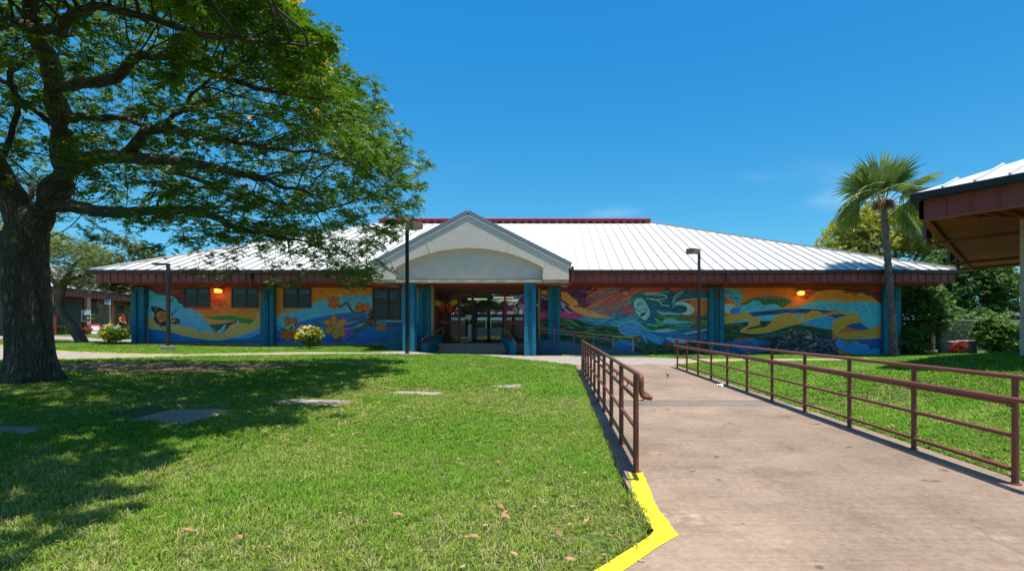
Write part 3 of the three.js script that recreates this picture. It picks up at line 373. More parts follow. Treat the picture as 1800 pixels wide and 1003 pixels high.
  fill('M1180 315C1260 290 1360 300 1390 325L1290 360Z', '#123f68'); fill('M1370 430C1420 400 1480 390 1520 395C1580 430 1600 460 1620 470C1520 480 1420 460 1370 430Z', '#123f68'); fill('M1520 395L1560 360L1740 410V440L1640 465Z', '#3f93a8');
  const g = '#1c3a22'; fill('M80 410L420 380C560 370 700 380 820 405L1230 470V740H80Z', '#162a1c'); strokes(260, [80, 380, 1150, 170], ['#1f4a28', '#10241a', '#2a5a30', g, '#3a4a2c'], 70, 13, 0.2, 'M80 410L420 380C560 370 700 380 820 405L1230 470V740H80Z');
  fill('M80 620C200 560 360 560 460 540C560 510 640 505 620 520C560 540 440 540 380 560C480 570 580 590 590 610C500 640 400 640 560 690C480 730 200 740 80 740Z', '#14456e'); strokes(100, [80, 510, 500, 220], ['#1f5c8c', '#0d3050', '#2a70a0'], 120, 9, 0.05, 'M80 620C200 560 360 560 460 540L620 520C560 540 440 540 380 560C480 570 580 590 590 610L560 690L80 740Z'); strokes(14, [200, 560, 220, 20], ['#8a4a34'], 60, 8, 0);
  fill('M590 560C700 500 900 480 1100 520L1280 600L1300 740H560Z', '#15181a'); for (let i = 0; i < 420; i++) { const u = rr(620, 1290), v = rr(490, 735), s = rr(10, 26); if (v < 500 + Math.abs(u - 900) * 0.16) continue; x.fillStyle = pc(['#3a4048', '#22282e', '#4c545c', '#2c3038', '#5c5c50', '#1a2026'][Math.floor(rand() * 6)]); x.globalAlpha = 0.9; x.beginPath(); x.moveTo(u - s, v); x.lineTo(u - s * 0.3, v - s * 0.7); x.lineTo(u + s * 0.8, v - s * 0.4); x.lineTo(u + s, v + s * 0.3); x.lineTo(u, v + s * 0.6); x.fill(); } x.globalAlpha = 1; line('M780 470L800 460L790 480M830 480L860 520M965 480L1020 530', '#6a7078', 8); fill('M950 540L1000 530L1010 560L960 560Z', '#7a7a64'); fill('M1030 620L1060 610L1050 640Z', '#8a7f5c');
  const sc = 'M85 330C120 310 200 310 260 300C300 270 360 285 390 325C440 330 480 370 475 400C440 440 380 430 340 455C345 470 300 490 260 488C270 465 310 440 340 430C370 400 370 370 300 355C220 350 140 400 85 415Z'; fill(sc, '#cfa04a'); puffs(26, sc, [85, 290, 390, 190], ['#e0bc70', '#b07c24'], 34); line('M340 430C370 400 370 370 300 355C220 350 140 400 85 415', '#e6d090', 5);
  const s2 = 'M260 488C330 490 350 460 400 460C460 440 500 450 520 440C560 420 580 400 600 370C630 330 700 290 780 295C840 310 870 340 890 355C930 320 970 290 1010 270C1060 255 1120 280 1150 310C1200 290 1280 270 1330 275C1420 280 1540 320 1535 375C1500 410 1430 400 1380 425C1330 460 1320 490 1290 500C1400 490 1600 500 1735 410V550C1600 570 1400 570 1290 545C1230 520 1220 460 1235 400C1260 350 1330 330 1395 320C1360 295 1260 300 1180 318C1050 330 900 400 800 420C700 450 600 490 520 500C420 515 320 510 260 488Z'; fill(s2, '#c8962c'); puffs(70, s2, [300, 260, 900, 240], ['#dcb458', '#a87420', '#e8cc80', '#b88424'], 40); strokes(90, [1220, 280, 520, 280], ['#d8a83c', '#b8861c', '#a87818', '#e0bc60'], 110, 12, 0.1, s2); line('M260 488C320 510 420 515 520 500C600 490 700 450 800 420C900 400 1050 330 1180 318M1380 425C1320 450 1280 480 1260 525M1290 545C1400 570 1600 570 1735 550M600 370C630 330 700 290 780 295L890 365M1235 400C1260 350 1330 330 1395 320', '#e8d498', 6);
  fill('M1290 560C1400 575 1600 575 1740 550V740H1500L1300 640Z', '#123c6c'); fill('M1310 580L1360 570L1460 580L1440 600L1390 610Z', '#5a5a1c'); const bc = 'M1255 600C1280 560 1320 560 1340 590C1380 620 1420 620 1440 605C1480 580 1520 600 1525 640C1560 600 1620 630 1615 685C1650 680 1700 650 1730 670V735H1480C1380 700 1270 690 1255 600Z'; fill(bc, '#2a7cb0'); puffs(40, bc, [1255, 560, 480, 170], ['#4a9cc8', '#1c5c90', '#6ab4d4'], 36); line('M1440 605C1480 580 1520 600 1525 640C1560 600 1620 630 1615 685', '#86c0d8', 5);
});
// ---------------------------------------------------------------- the long mural building
const B = thing('mural_building', 'long low building with white metal hip roof, maroon fascia and painted mural walls', 'building', [0, 0, 0]);
const FLOOR = 0.62, WTOP = wy(505), DE = 28.75, GT = YA(474, DE), FB = YA(495, DE);
const EL = -25.3, ER = 21.8, RL = -14.5, RR = 7.34, RD = 43.4, RY = YA(391, RD), EB = 60;
// walls: plain block work behind the painted panels, split round the entrance recess
const wallG = (a, b) => bx(a, b, -0.6, WTOP, WD + 0.02, WD + 0.32);
const OPL = XA(744, WD), OPR = XA(951, WD);
const wall = new THREE.Group(); wall.name = 'wall'; B.add(wall);
mesh('front_wall', wallG(wx(240), OPL), M.blue_base, wall); mesh('front_wall', wallG(OPR, wx(1576)), M.blue_base, wall);
mesh('end_wall', bx(wx(240), wx(240) + 0.3, -0.6, WTOP, WD + 0.34, 56), M.blue_base, wall); mesh('end_wall', bx(wx(1576) - 0.3, wx(1576), -0.6, WTOP, WD + 0.34, 56), M.blue_base, wall); mesh('back_wall', bx(wx(240), wx(1576), -0.6, WTOP, 56.02, 56.3), M.blue_base, wall);
muralMesh('mural', 258, 462, 505, 600.5, muralA, wall, 'mural of monarch butterfly, blue and gold clouds and green valley').position.y = 0;
muralMesh('mural', 484, 740, 505, 612, muralB, wall, 'mural of orange flowers on brown branches over blue water');
muralMesh('mural', 950, 1244, 505, 624.5, muralC, wall, 'mural of laughing face, flowing hair and cupped hands of water');
muralMesh('mural', 1270, 1550, 505, 626, muralD, wall, 'mural of golden ribbon clouds, green mountain and dark stones');
mesh('plinth', bx(wx(256), wx(744), -0.5, wy(603) + 0.02, WD - 0.16, WD - 0.02), M.concrete_dark, wall);
mesh('frieze', bx(wx(240) - 0.02, wx(1576) + 0.02, WTOP + 0.003, FB + 0.03, WD - 0.05, WD + 0.3), M.red_wood, wall);
// pilasters with a sunk channel
function pilaster(px0, px1, y0, y1, d0, d1, parent, dm = WD) {
  const x0 = XA(px0, dm), x1 = XA(px1, dm), w = x1 - x0, c0 = x0 + w * 0.36, c1 = x1 - w * 0.32, p = new THREE.Group(); p.name = 'pilaster'; parent.add(p);
  mesh('shaft', [bx(x0, c0, y0, y1, d0, d1, 0.015), bx(c1, x1, y0, y1, d0, d1, 0.015), bx(c0, c1, y1 - 0.22, y1, d0 + 0.002, d1), bx(c0 - 0.01, c1 + 0.01, y0, y1 - 0.22, d0 + 0.1, d1)], M.teal, p); return p;
}
for (const [a, b] of [[237, 259], [462, 485], [1244, 1271], [1549, 1579]]) pilaster(a, b, -0.4, WTOP + 0.02, WD - 0.3, WD + 0.02, B);
for (const [a, b] of [[738, 758], [963, 985]]) pilaster(a, b, -0.1, WTOP + 0.02, WD - 0.34, WD + 0.02, B);
// windows: dark frame, mullion, panes and woven security screen
const screenTex = dataTex(256, 256, (u, v) => { const f = (t) => { t = (t * 16) % 1; return t < 0.2 ? 1 : 0; }; const k = Math.max(f(u + v), f(u - v + 4)); return [k, k, k]; });
M.screen = std({ color: lin(0.10, 0.095, 0.085), roughness: 0.6, alphaMap: rep(screenTex, 1.1), alphaTest: 0.5, side: THREE.DoubleSide });
function windowUnit(a, b, t, s, frac) {
  const x0 = wx(a), x1 = wx(b), y0 = wy(s), y1 = wy(t), xm = lerp(x0, x1, frac), w = new THREE.Group(); w.name = 'window'; B.add(w);
  const d0 = WD - 0.07, d1 = WD - 0.014, f = 0.075;
  mesh('frame', [bx(x0, x1, y1 - f, y1, d0, d1), bx(x0, x1, y0, y0 + f, d0, d1), bx(x0, x0 + f, y0 + f, y1 - f, d0, d1), bx(x1 - f, x1, y0 + f, y1 - f, d0, d1), bx(xm - 0.06, xm + 0.06, y0 + f, y1 - f, d0 + 0.004, d1), bx(x0 + f, xm - 0.06, lerp(y0, y1, 0.52), lerp(y0, y1, 0.52) + 0.03, d0 + 0.01, d1), bx(xm + 0.06, x1 - f, lerp(y0, y1, 0.52), lerp(y0, y1, 0.52) + 0.03, d0 + 0.01, d1)], M.bronze, w);
  for (const [p, q] of [[x0 + f, xm - 0.06], [xm + 0.06, x1 - f]]) { mesh('pane', bx(p, q, y0 + f, y1 - f, d1 - 0.012, d1 - 0.006), std({ color: lin(0.01, 0.011, 0.012), roughness: 0.08 }), w); mesh('screen', quadGeo([[V(p, y0 + f, -d0 - 0.018), V(q, y0 + f, -d0 - 0.018), V(q, lerp(y0, y1, 0.7), -d0 - 0.018), V(p, lerp(y0, y1, 0.7), -d0 - 0.018)]]), M.screen, w); }
}
windowUnit(323, 369, 505.5, 539, 0.5); windowUnit(407, 454, 505.5, 540.5, 0.55); windowUnit(498, 547, 506, 541, 0.52); windowUnit(655, 705, 506.5, 562, 0.55);
// wall lamps, two of them lit
function wallLamp(px, py, lit) {
  const c = V(wx(px), wy(py), -(WD - 0.13)), l = new THREE.Group(); l.name = 'wall_lamp'; B.add(l);
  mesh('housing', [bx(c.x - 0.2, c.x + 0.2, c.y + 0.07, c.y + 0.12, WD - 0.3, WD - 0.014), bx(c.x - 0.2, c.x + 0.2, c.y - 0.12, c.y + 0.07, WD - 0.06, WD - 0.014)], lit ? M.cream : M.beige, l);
  mesh('lamp_lens', bx(c.x - 0.17, c.x + 0.17, c.y - 0.11, c.y + 0.066, WD - 0.26, WD - 0.065, 0.02), lit ? std({ color: lin(0.8, 0.4, 0.1), emissive: lin(1, 0.36, 0.02), emissiveIntensity: 1.5, roughness: 0.4 }) : M.cream, l);
  if (lit) { const p = new THREE.PointLight(lin(1, 0.42, 0.06), 0.55); p.name = 'wall_lamp'; p.position.set(c.x, c.y - 0.02, -(WD - 0.34)); p.castShadow = true; p.shadow.radius = 5; l.add(p); }
}
wallLamp(386, 511, true); wallLamp(1406, 515, true); wallLamp(1099, 515, false);
// ---- roof: standing seam panels on the front slope
const roof = new THREE.Group(); roof.name = 'roof'; B.add(roof);
const slopeY = (d) => lerp(GT - 0.02, RY, (d - DE) / (RD - DE));
const hipTop = (X) => X < RL ? lerp(DE, RD, (X - EL) / (RL - EL)) : X > RR ? lerp(DE, RD, (ER - X) / (ER - RR)) : RD;
{
  seed(9); const n = Math.round((ER - EL) / 0.61), step = (ER - EL) / n, tints = [0.56, 0.55, 0.57].map((k) => { const m = M.white_roof.clone(); m.color.setRGB(k, k * 0.985, k * 0.95); return m; });
  for (let i = 0; i < n; i++) {
    const a = EL + i * step, b = a + step, cuts = [a, b]; for (const r of [RL, RR]) if (r > a && r < b) cuts.splice(1, 0, r);
    const q = []; for (let k = 0; k < cuts.length - 1; k++) { const p0 = cuts[k], p1 = cuts[k + 1]; q.push([V(p0, slopeY(DE - 0.1), -DE + 0.1), V(p1, slopeY(DE - 0.1), -DE + 0.1), V(p1, slopeY(hipTop(p1)), -hipTop(p1)), V(p0, slopeY(hipTop(p0)), -hipTop(p0))]); }
    const t = hipTop(b); const list = [quadGeo(q)];
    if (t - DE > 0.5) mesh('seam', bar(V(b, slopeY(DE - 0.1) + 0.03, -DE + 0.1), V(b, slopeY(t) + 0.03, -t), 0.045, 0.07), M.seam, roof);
    mesh('roof_panel', list, tints[Math.floor(rand() * 3)], roof);
  }
  const cor = [V(EL, slopeY(DE), -DE), V(ER, slopeY(DE), -DE), V(RR, RY, -RD), V(RL, RY, -RD), V(EL, slopeY(DE), -EB), V(ER, slopeY(DE), -EB)];
  const tri = (a, b, c) => { const g = new THREE.BufferGeometry().setFromPoints([a, b, c]); g.setAttribute('uv', new THREE.Float32BufferAttribute([a.x, a.z, b.x, b.z, c.x, c.z], 2)); g.computeVertexNormals(); return g; };
  mesh('roof_slope', tri(cor[1], cor[5], cor[2]), M.white_roof, roof); mesh('roof_slope', tri(cor[4], cor[0], cor[3]), M.white_roof, roof); mesh('roof_slope', quadGeo([[cor[5], cor[4], cor[3], cor[2]]]), M.white_roof, roof);
  mesh('hip_cap', bar(V(ER, slopeY(DE) + 0.05, -DE), V(RR, RY + 0.05, -RD), 0.3, 0.07), M.white_roof, roof); mesh('hip_cap', bar(V(EL, slopeY(DE) + 0.05, -DE), V(RL, RY + 0.05, -RD), 0.3, 0.07), M.white_roof, roof);
  const rg = new THREE.Group(); rg.name = 'ridge_vent'; B.add(rg);
  mesh('ridge_cap', (() => { const g = extr([[-0.55, 0.02], [-0.55, 0.16], [-0.62, 0.2], [0, 0.36], [0.62, 0.2], [0.55, 0.16], [0.55, 0.02]], 0, RR - RL); g.rotateY(Math.PI / 2); g.translate(RR, RY, -RD); return g; })(), M.ridge_red, rg);
  for (let i = 0; i < 36; i++) mesh('vent_block', bx(RL + 0.2 + i * 0.605, RL + 0.5 + i * 0.605, RY - 0.12, RY + 0.1, RD - 0.5, RD - 0.42), M.ridge_red, rg);
}
// ---- eaves
mesh('gutter', [bx(EL - 0.06, ER + 0.06, GT - 0.21, GT, DE - 0.14, DE + 0.02, 0.02), bx(EL - 0.06, EL + 0.1, GT - 0.21, GT, DE + 0.02, EB), bx(ER - 0.1, ER + 0.06, GT - 0.21, GT, DE + 0.02, EB)], M.gutter, B);
{
  const fascia = new THREE.Group(); fascia.name = 'fascia'; B.add(fascia); const x0 = EL + 0.3, x1 = ER - 0.42, n = Math.round((x1 - x0) / 0.406), s = (x1 - x0) / n;
  const g = merge([bx(0.03, s - 0.03, 0, GT - 0.19 - FB, -0.03, 0.03), bx(-0.03, 0.03, 0.004, GT - 0.19 - FB, 0.015, 0.03)]); seed(21);
  const mm = [1, 0.9, 1.08].map((k) => { const m = M.maroon.clone(); m.color.multiplyScalar(k); return m; });
  for (let i = 0; i < n; i++) { const p = mesh('fascia_panel', g, mm[Math.floor(rand() * 3)], fascia); p.position.set(x0 + i * s, FB, -(DE + 0.08)); }
  mesh('fascia_board', [bx(x0, x0 + 0.05, FB, GT - 0.2, DE + 0.12, EB), bx(x1 - 0.05, x1, FB, GT - 0.2, DE + 0.12, EB)], M.maroon, fascia);
  mesh('trim_board', bx(x0, x1, FB - 0.05, FB - 0.003, DE + 0.07, DE + 0.2), M.red_wood, fascia);
  mesh('soffit', bx(x0 + 0.01, x1 - 0.01, FB + 0.04, FB + 0.08, DE + 0.13, WD + 0.3), M.red_wood, B);
  mesh('ceiling', bx(x0 + 0.01, x1 - 0.01, FB + 0.04, FB + 0.08, WD + 0.31, EB - 0.5), M.room_wall, B);
  mesh('soffit_board', bx(x0 + 0.06, x1 - 0.06, FB - 0.1, FB + 0.03, WD - 0.55, WD - 0.42), M.red_wood, fascia);
}
// downpipes that run back from the gutter to the pilasters
function downpipe(px, target, y1) { const gx = XA(px, DE), d = new THREE.Group(); d.name = 'downpipe'; B.add(d); mesh('outlet', bx(gx - 0.09, gx + 0.09, GT - 0.5, GT - 0.12, DE - 0.17, DE - 0.02), M.gutter, d); mesh('pipe', pipe([V(gx, GT - 0.48, -DE + 0.08), V(gx, FB - 0.1, -DE + 0.05), V(gx - 0.1, FB - 0.2, -DE - 0.2), V(lerp(gx, target, 0.9), FB - 0.42, -WD + 0.5), V(target, FB - 0.52, -WD + 0.36), V(target, y1, -WD + 0.24)], 0.05), M.gate_red, d); }
downpipe(440, XA(473, WD), 3.0); downpipe(1279, XA(1258, WD), 3.0);
mesh('downpipe_low', bx(XA(1255, WD), XA(1261, WD), -0.1, 3.1, WD - 0.3, WD - 0.2, 0.02), M.teal_dark, B); mesh('downpipe_low', bx(XA(470, WD), XA(476, WD), 0.3, 3.1, WD - 0.3, WD - 0.2, 0.02), M.teal_dark, B);
// ---- porch
const DG = 27, gxp = (px) => XA(px, DG), gyp = (py) => YA(py, DG);
const porch = new THREE.Group(); porch.name = 'porch'; B.add(porch);
{
  const L = gxp(653), R = gxp(1000), AX = gxp(822), AY = gyp(380), EY = gyp(470), BY = gyp(491), iL = gxp(695), iR = gxp(954), iY = gyp(470), iT = gyp(435.5);
  const s = new THREE.Shape([[L, BY], [iL, BY], [iL, iY]].map(([a, b]) => new THREE.Vector2(a, b)));
  const rad = (() => { const w = (iR - iL) / 2, h = iT - iY; return (w * w + h * h) / (2 * h); })(), ccx = (iL + iR) / 2, ccy = iT - rad;
  for (let i = 0; i <= 24; i++) { const x = lerp(iL, iR, i / 24); s.lineTo(x, ccy + Math.sqrt(rad * rad - (x - ccx) ** 2)); }
  s.lineTo(iR, BY); s.lineTo(R, BY); s.lineTo(R, EY); s.lineTo(AX, AY); s.lineTo(L, EY); s.closePath();
  mesh('gable_front', extr(s, DG, DG + 0.28), M.stucco, porch);
  const s2 = new THREE.Shape([[iL - 0.02, BY + 0.05], [iR + 0.02, BY + 0.05]].map(([a, b]) => new THREE.Vector2(a, b))); for (let i = 24; i >= 0; i--) { const x = lerp(iL, iR, i / 24); s2.lineTo(x, ccy + 0.02 + Math.sqrt(rad * rad - (x - ccx) ** 2)); } s2.closePath();
  mesh('gable_panel', extr(s2, DG + 0.284, DG + 0.4), M.stucco, porch);
  mesh('beam', [bx(L + 0.02, R - 0.02, BY - 0.14, BY - 0.003, DG + 0.06, DG + 0.6), bx(L + 0.03, L + 0.4, BY - 0.14, EY, DG + 0.61, WD + 0.5), bx(R - 0.4, R - 0.03, BY - 0.14, EY, DG + 0.61, WD + 0.5)], M.cream, porch);
  mesh('porch_ceiling', bx(L + 0.42, R - 0.42, BY + 0.02, BY + 0.06, DG + 0.42, 32.2), M.cream, porch);
  // control joints in the stucco
  mesh('joint', [bx(AX - 0.025, AX + 0.025, iT + 0.05, AY - 0.35, DG - 0.008, DG + 0.02), bar(V(gxp(889), gyp(440), -DG + 0.002), V(gxp(896), gyp(417), -DG + 0.002), 0.03, 0.02), bar(V(gxp(755), gyp(441), -DG + 0.002), V(gxp(748), gyp(417), -DG + 0.002), 0.03, 0.02), bar(V(gxp(955), gyp(473), -DG + 0.002), V(gxp(960), gyp(456), -DG + 0.002), 0.03, 0.02), bar(V(gxp(693), gyp(473), -DG + 0.002), V(gxp(688), gyp(457), -DG + 0.002), 0.03, 0.02)], M.stucco, porch);
  // gable roof: two slopes back to the main roof, grey verge flashing with a pale drip edge
  const dBack = (y) => DE + (y - GT) / ((RY - GT) / (RD - DE)) + 0.4, O = 0.02;
  const pA = [V(AX, AY + 0.16, -DG + O), V(AX, AY + 0.16, -dBack(AY + 0.16))];
  for (const [X, sgn] of [[L - 0.12, -1], [R + 0.12, 1]]) {
    const Y = EY + 0.1, e0 = V(X, Y, -DG + O), e1 = V(X, Y, -dBack(Y) - 0.6);
    mesh('gable_roof', sgn < 0 ? quadGeo([[e0, pA[0], pA[1], e1]]) : quadGeo([[pA[0], e0, e1, pA[1]]]), M.white_roof, porch);
    mesh('verge', bar(V(X, Y + 0.03, -DG + 0.005), V(AX, AY + 0.19, -DG + 0.005), 0.05, 0.26), M.grey_metal, porch);
    mesh('drip_edge', bar(V(X, Y - 0.125, -DG + 0.012), V(AX, AY + 0.04, -DG + 0.012), 0.045, 0.035), M.white, porch);
    mesh('gutter', bx(Math.min(X, X + sgn * 0.13), Math.max(X, X + sgn * 0.13), Y - 0.24, Y - 0.04, DG - 0.03, DE - 0.2), M.gutter, porch);
    const px_ = X + sgn * 0.05; mesh('downpipe', pipe([V(px_, Y - 0.22, -DG - 0.12), V(px_, BY - 0.02, -DG - 0.12), V(px_ - sgn * 0.2, BY - 0.24, -DG - 0.2), V(px_ - sgn * 1.3, BY - 0.24, -DG - 0.3)], 0.055), M.gate_red, porch);
  }
  for (const [a, b] of [[707, 727.5], [921, 942]]) {
    const x0 = XA(a, 27.3), x1 = XA(b, 27.3), w = x1 - x0, q = w * 0.33, p = new THREE.Group(); p.name = 'pillar'; porch.add(p);
    mesh('shaft', [bx(x0, x0 + q, -0.2, BY - 0.145, 27.3, 27.3 + q, 0.015), bx(x1 - q, x1, -0.2, BY - 0.145, 27.3, 27.3 + q, 0.015), bx(x0, x0 + q, -0.2, BY - 0.145, 27.88 - q, 27.88, 0.015), bx(x1 - q, x1, -0.2, BY - 0.145, 27.88 - q, 27.88, 0.015), bx(x0 + 0.09, x1 - 0.09, -0.2, BY - 0.15, 27.39, 27.79), bx(x0 + 0.01, x1 - 0.01, BY - 0.42, BY - 0.146, 27.31, 27.87)], M.teal, p);
  }
}
// entrance recess
const ED = 32, ex = (px) => XA(px, ED), ey = (py) => YA(py, ED);
{
  const e = new THREE.Group(); e.name = 'entrance'; B.add(e);
  mesh('side_wall', [bx(OPL - 0.02, OPL + 0.2, -0.1, FB + 0.03, WD + 0.33, ED + 0.1), bx(OPR - 0.2, OPR + 0.02, -0.1, FB + 0.03, WD + 0.33, ED + 0.1)], M.cream, e);
  mesh('lintel_post', bx(XA(757, WD), XA(762, WD), FLOOR, FB + 0.03, WD - 0.1, WD + 0.2), M.cream, e);
  mesh('landing', bx(OPL - 0.3, OPR + 0.3, -0.2, FLOOR, 30.1, 46), M.step, e);
  { const list = [bx(ex(762), ex(921), ey(513), FB + 0.5, ED + 0.03, ED + 0.08)]; for (let x = ex(762); x < ex(921); x += 0.11) list.push(bx(x, x + 0.05, ey(513), FB + 0.5, ED, ED + 0.03)); mesh('corrugated_panel', list, M.corrugated, e); }
  const fr = (a, b, t, s, w = 0.07) => bx(ex(a), ex(b), ey(s), ey(t), ED - 0.05, ED + 0.1);
  mesh('door_frame', [fr(765, 921, 511.5, 514), fr(807.3, 809.5, 514, 604), fr(885.5, 887.8, 514, 604), fr(808, 809.5, 490, 511.4), fr(848, 849.5, 490, 511.4), fr(887, 888.5, 490, 511.4), fr(765, 767, 514, 604)], M.gate_red, e);
  // barred gates folded open on both sides
  for (const [a, b] of [[770, 806.5], [889, 920]]) {
    const g = new THREE.Group(); g.name = 'gate'; e.add(g); const x0 = ex(a), x1 = ex(b), y0 = FLOOR + 0.06, y1 = ey(516), d = ED - 0.16;
    mesh('gate_frame', [bx(x0, x1, y1 - 0.05, y1, d, d + 0.04), bx(x0, x1, y0, y0 + 0.05, d, d + 0.04), bx(x0, x0 + 0.05, y0 + 0.05, y1 - 0.05, d, d + 0.04), bx(x1 - 0.05, x1, y0 + 0.05, y1 - 0.05, d, d + 0.04), bx(x0 + 0.05, x1 - 0.05, lerp(y0, y1, 0.37), lerp(y0, y1, 0.37) + 0.16, d + 0.005, d + 0.03)], M.gate_red, g);
    for (let x = x0 + 0.13; x < x1 - 0.1; x += 0.11) mesh('bar', bx(x, x + 0.018, y0 + 0.05, y1 - 0.05, d + 0.008, d + 0.026), M.gate_red, g);
  }
  mesh('gate_glazing', [bx(ex(767), ex(807), FLOOR, ey(514), ED + 0.06, ED + 0.1), bx(ex(888), ex(925), FLOOR, ey(514), ED + 0.06, ED + 0.066)], M.glass, e);
  // glazing: side light and double doors
  const sl = new THREE.Group(); sl.name = 'side_light'; e.add(sl); mesh('frame', [fr(829, 832.5, 514, 604), fr(809.5, 829, 600, 604)], M.black, sl); mesh('pane', bx(ex(809.5), ex(829), ey(600), ey(514), ED + 0.01, ED + 0.016), M.glass, sl);
  mesh('notice', bx(ex(818), ex(829), ey(560), ey(553.5), ED - 0.004, ED + 0.006), M.white, sl); mesh('notice', bx(ex(822.5), ex(829), ey(597), ey(570), ED - 0.004, ED + 0.006), std({ color: lin(0.35, 0.42, 0.5) }), sl); mesh('notice', bx(ex(809.6), ex(818), ey(591), ey(574), ED - 0.004, ED + 0.006), std({ color: lin(0.16, 0.12, 0.16) }), sl);
  mesh('transom_frame', [fr(832.5, 885.5, 514, 516), fr(832.5, 885.5, 538.5, 541.5)], M.black, e); mesh('transom_pane', bx(ex(832.5), ex(885.5), ey(538.5), ey(516), ED + 0.01, ED + 0.016), M.glass, e);
  for (const [a, b] of [[833, 858.7], [859.3, 885]]) {
    const d = new THREE.Group(); d.name = 'door'; e.add(d); mesh('frame', [fr(a, b, 542, 544), fr(a, b, 568, 575.5), fr(a, b, 596, 603.5), fr(a, a + 2.5, 544, 603), fr(b - 2.5, b, 544, 603)], M.black, d);
    mesh('pane', bx(ex(a + 2.5), ex(b - 2.5), ey(568), ey(544), ED + 0.01, ED + 0.016), M.glass, d); mesh('pane', bx(ex(a + 2.5), ex(b - 2.5), ey(596), ey(575.5), ED + 0.01, ED + 0.016), M.glass, d);
    mesh('reflection_panel', bx(ex(a + 2.6), ex(b - 2.6), ey(596), ey(576), ED + 0.06, ED + 0.07), M.white, d); mesh('handle', bx(a < 850 ? ex(b - 4.5) : ex(a + 3.3), a < 850 ? ex(b - 3.3) : ex(a + 4.5), ey(577), ey(563), ED - 0.11, ED - 0.08), std({ color: lin(0.5, 0.5, 0.5), metalness: 1, roughness: 0.3 }), d);  // white panel behind the lower pane, added to imitate its bright reflection
  }
  // dim room behind the glass with ceiling tubes
  mesh('room', [bx(ex(760), ex(930), FLOOR + 0.005, FLOOR + 0.02, ED + 0.12, 41), bx(ex(760) - 0.1, ex(760), FLOOR, 3.9, ED + 0.12, 41), bx(ex(930), ex(930) + 0.1, FLOOR, 3.9, ED + 0.12, 41), bx(ex(760), ex(930), FLOOR, 3.9, 41, 41.1), bx(ex(760), ex(930), 3.5, 3.55, ED + 0.12, 41)], M.room_wall, e);
  for (const [x, d] of [[-3.6, 34.5], [-5.6, 36.5], [-3.6, 38]]) { const w = 1.3; mesh('ceiling_lamp', bx(x - w / 2, x + w / 2, 3.42, 3.49, d, d + 0.14), std({ color: lin(0.8, 0.8, 0.7), emissive: lin(1, 0.9, 0.66), emissiveIntensity: 1.2 }), e); const p = new THREE.PointLight(lin(1, 0.92, 0.75), 0.5); p.name = 'ceiling_lamp'; p.position.set(x, 3.36, -d - 0.07); p.castShadow = true; p.shadow.radius = 10; e.add(p); }
  mesh('counter', bx(-5.6, -3.2, FLOOR, 1.55, 38.5, 39.2), M.beige, e);
  // steps
  for (let k = 0; k < 4; k++) { const y1 = FLOOR - 0.005 - k * 0.14, d0 = 30.1 - (k + 1) * 0.36; mesh('step', bx(XA(776 - k * 4, 29), XA(884 + k * 2.2, 29), -0.15, y1 - 0.14, d0 - 0.001, d0 + 0.36), M.step, e); mesh('tread', bx(XA(775 - k * 4, 29), XA(885 + k * 2.2, 29), y1 - 0.139, y1 - 0.095, d0 - 0.05, d0 + 0.36, 0.008), std({ color: lin(0.5, 0.45, 0.39), roughness: 0.95, map: rep(TEX.mottle, 0.8) }), e); }
  const cheek = (P) => { const g = new THREE.ExtrudeGeometry(new THREE.Shape([[0, -0.2], [0, P.h0], [P.len, P.h1], [P.len, -0.2]].map(([a, b]) => new THREE.Vector2(a, b))), { depth: 0.3, bevelEnabled: true, bevelSize: 0.015, bevelThickness: 0.015, bevelSegments: 1 }); g.rotateY(Math.PI / 2 + P.turn); g.translate(P.x, 0, -P.d); mesh('cheek_wall', uvBox(g), M.teal, e); };
  cheek({ x: -7.25, d: 28.1, len: 2.9, h0: 0.66, h1: 1.08, turn: -0.06 }); cheek({ x: -2.55, d: 28.1, len: 2.9, h0: 0.78, h1: 1.08, turn: 0.28 });
  mesh('planter_wall', [bx(XA(681, 28.6), XA(712, 28.6), -0.1, YA(586, 28.6), 28.6, 29.6, 0.02), bx(XA(680, 28.6) - 0.02, XA(712, 28.6), YA(586, 28.6), YA(582.5, 28.6), 28.55, 29.65, 0.015), bx(XA(680, 28.6) - 0.01, XA(712, 28.6), -0.1, YA(596, 28.6), 28.5, 29.6, 0.015)], M.teal_dark, e);
}
// ramp on the right of the porch
{
  const r = new THREE.Group(); r.name = 'ramp'; B.add(r);
  const x0 = XA(947, 29.3), x1 = XA(1128, 29.3), ya = YA(599, 29.3), yb = YA(621.5, 29.3);
  mesh('ramp_wall', extr([[x0, -0.15], [x1, -0.15], [x1, yb], [x0 + 1.1, ya + 0.02], [x0, ya + 0.04]], 29.25, 29.42, 0.008), M.blue_base, r);
  mesh('ramp_floor', extr([[x0, -0.15], [x1 - 0.1, -0.15], [x1 - 0.1, yb - 0.03], [x0 + 1.1, ya - 0.12], [x0, ya - 0.1]], 29.44, 30.45), M.step, r);
}
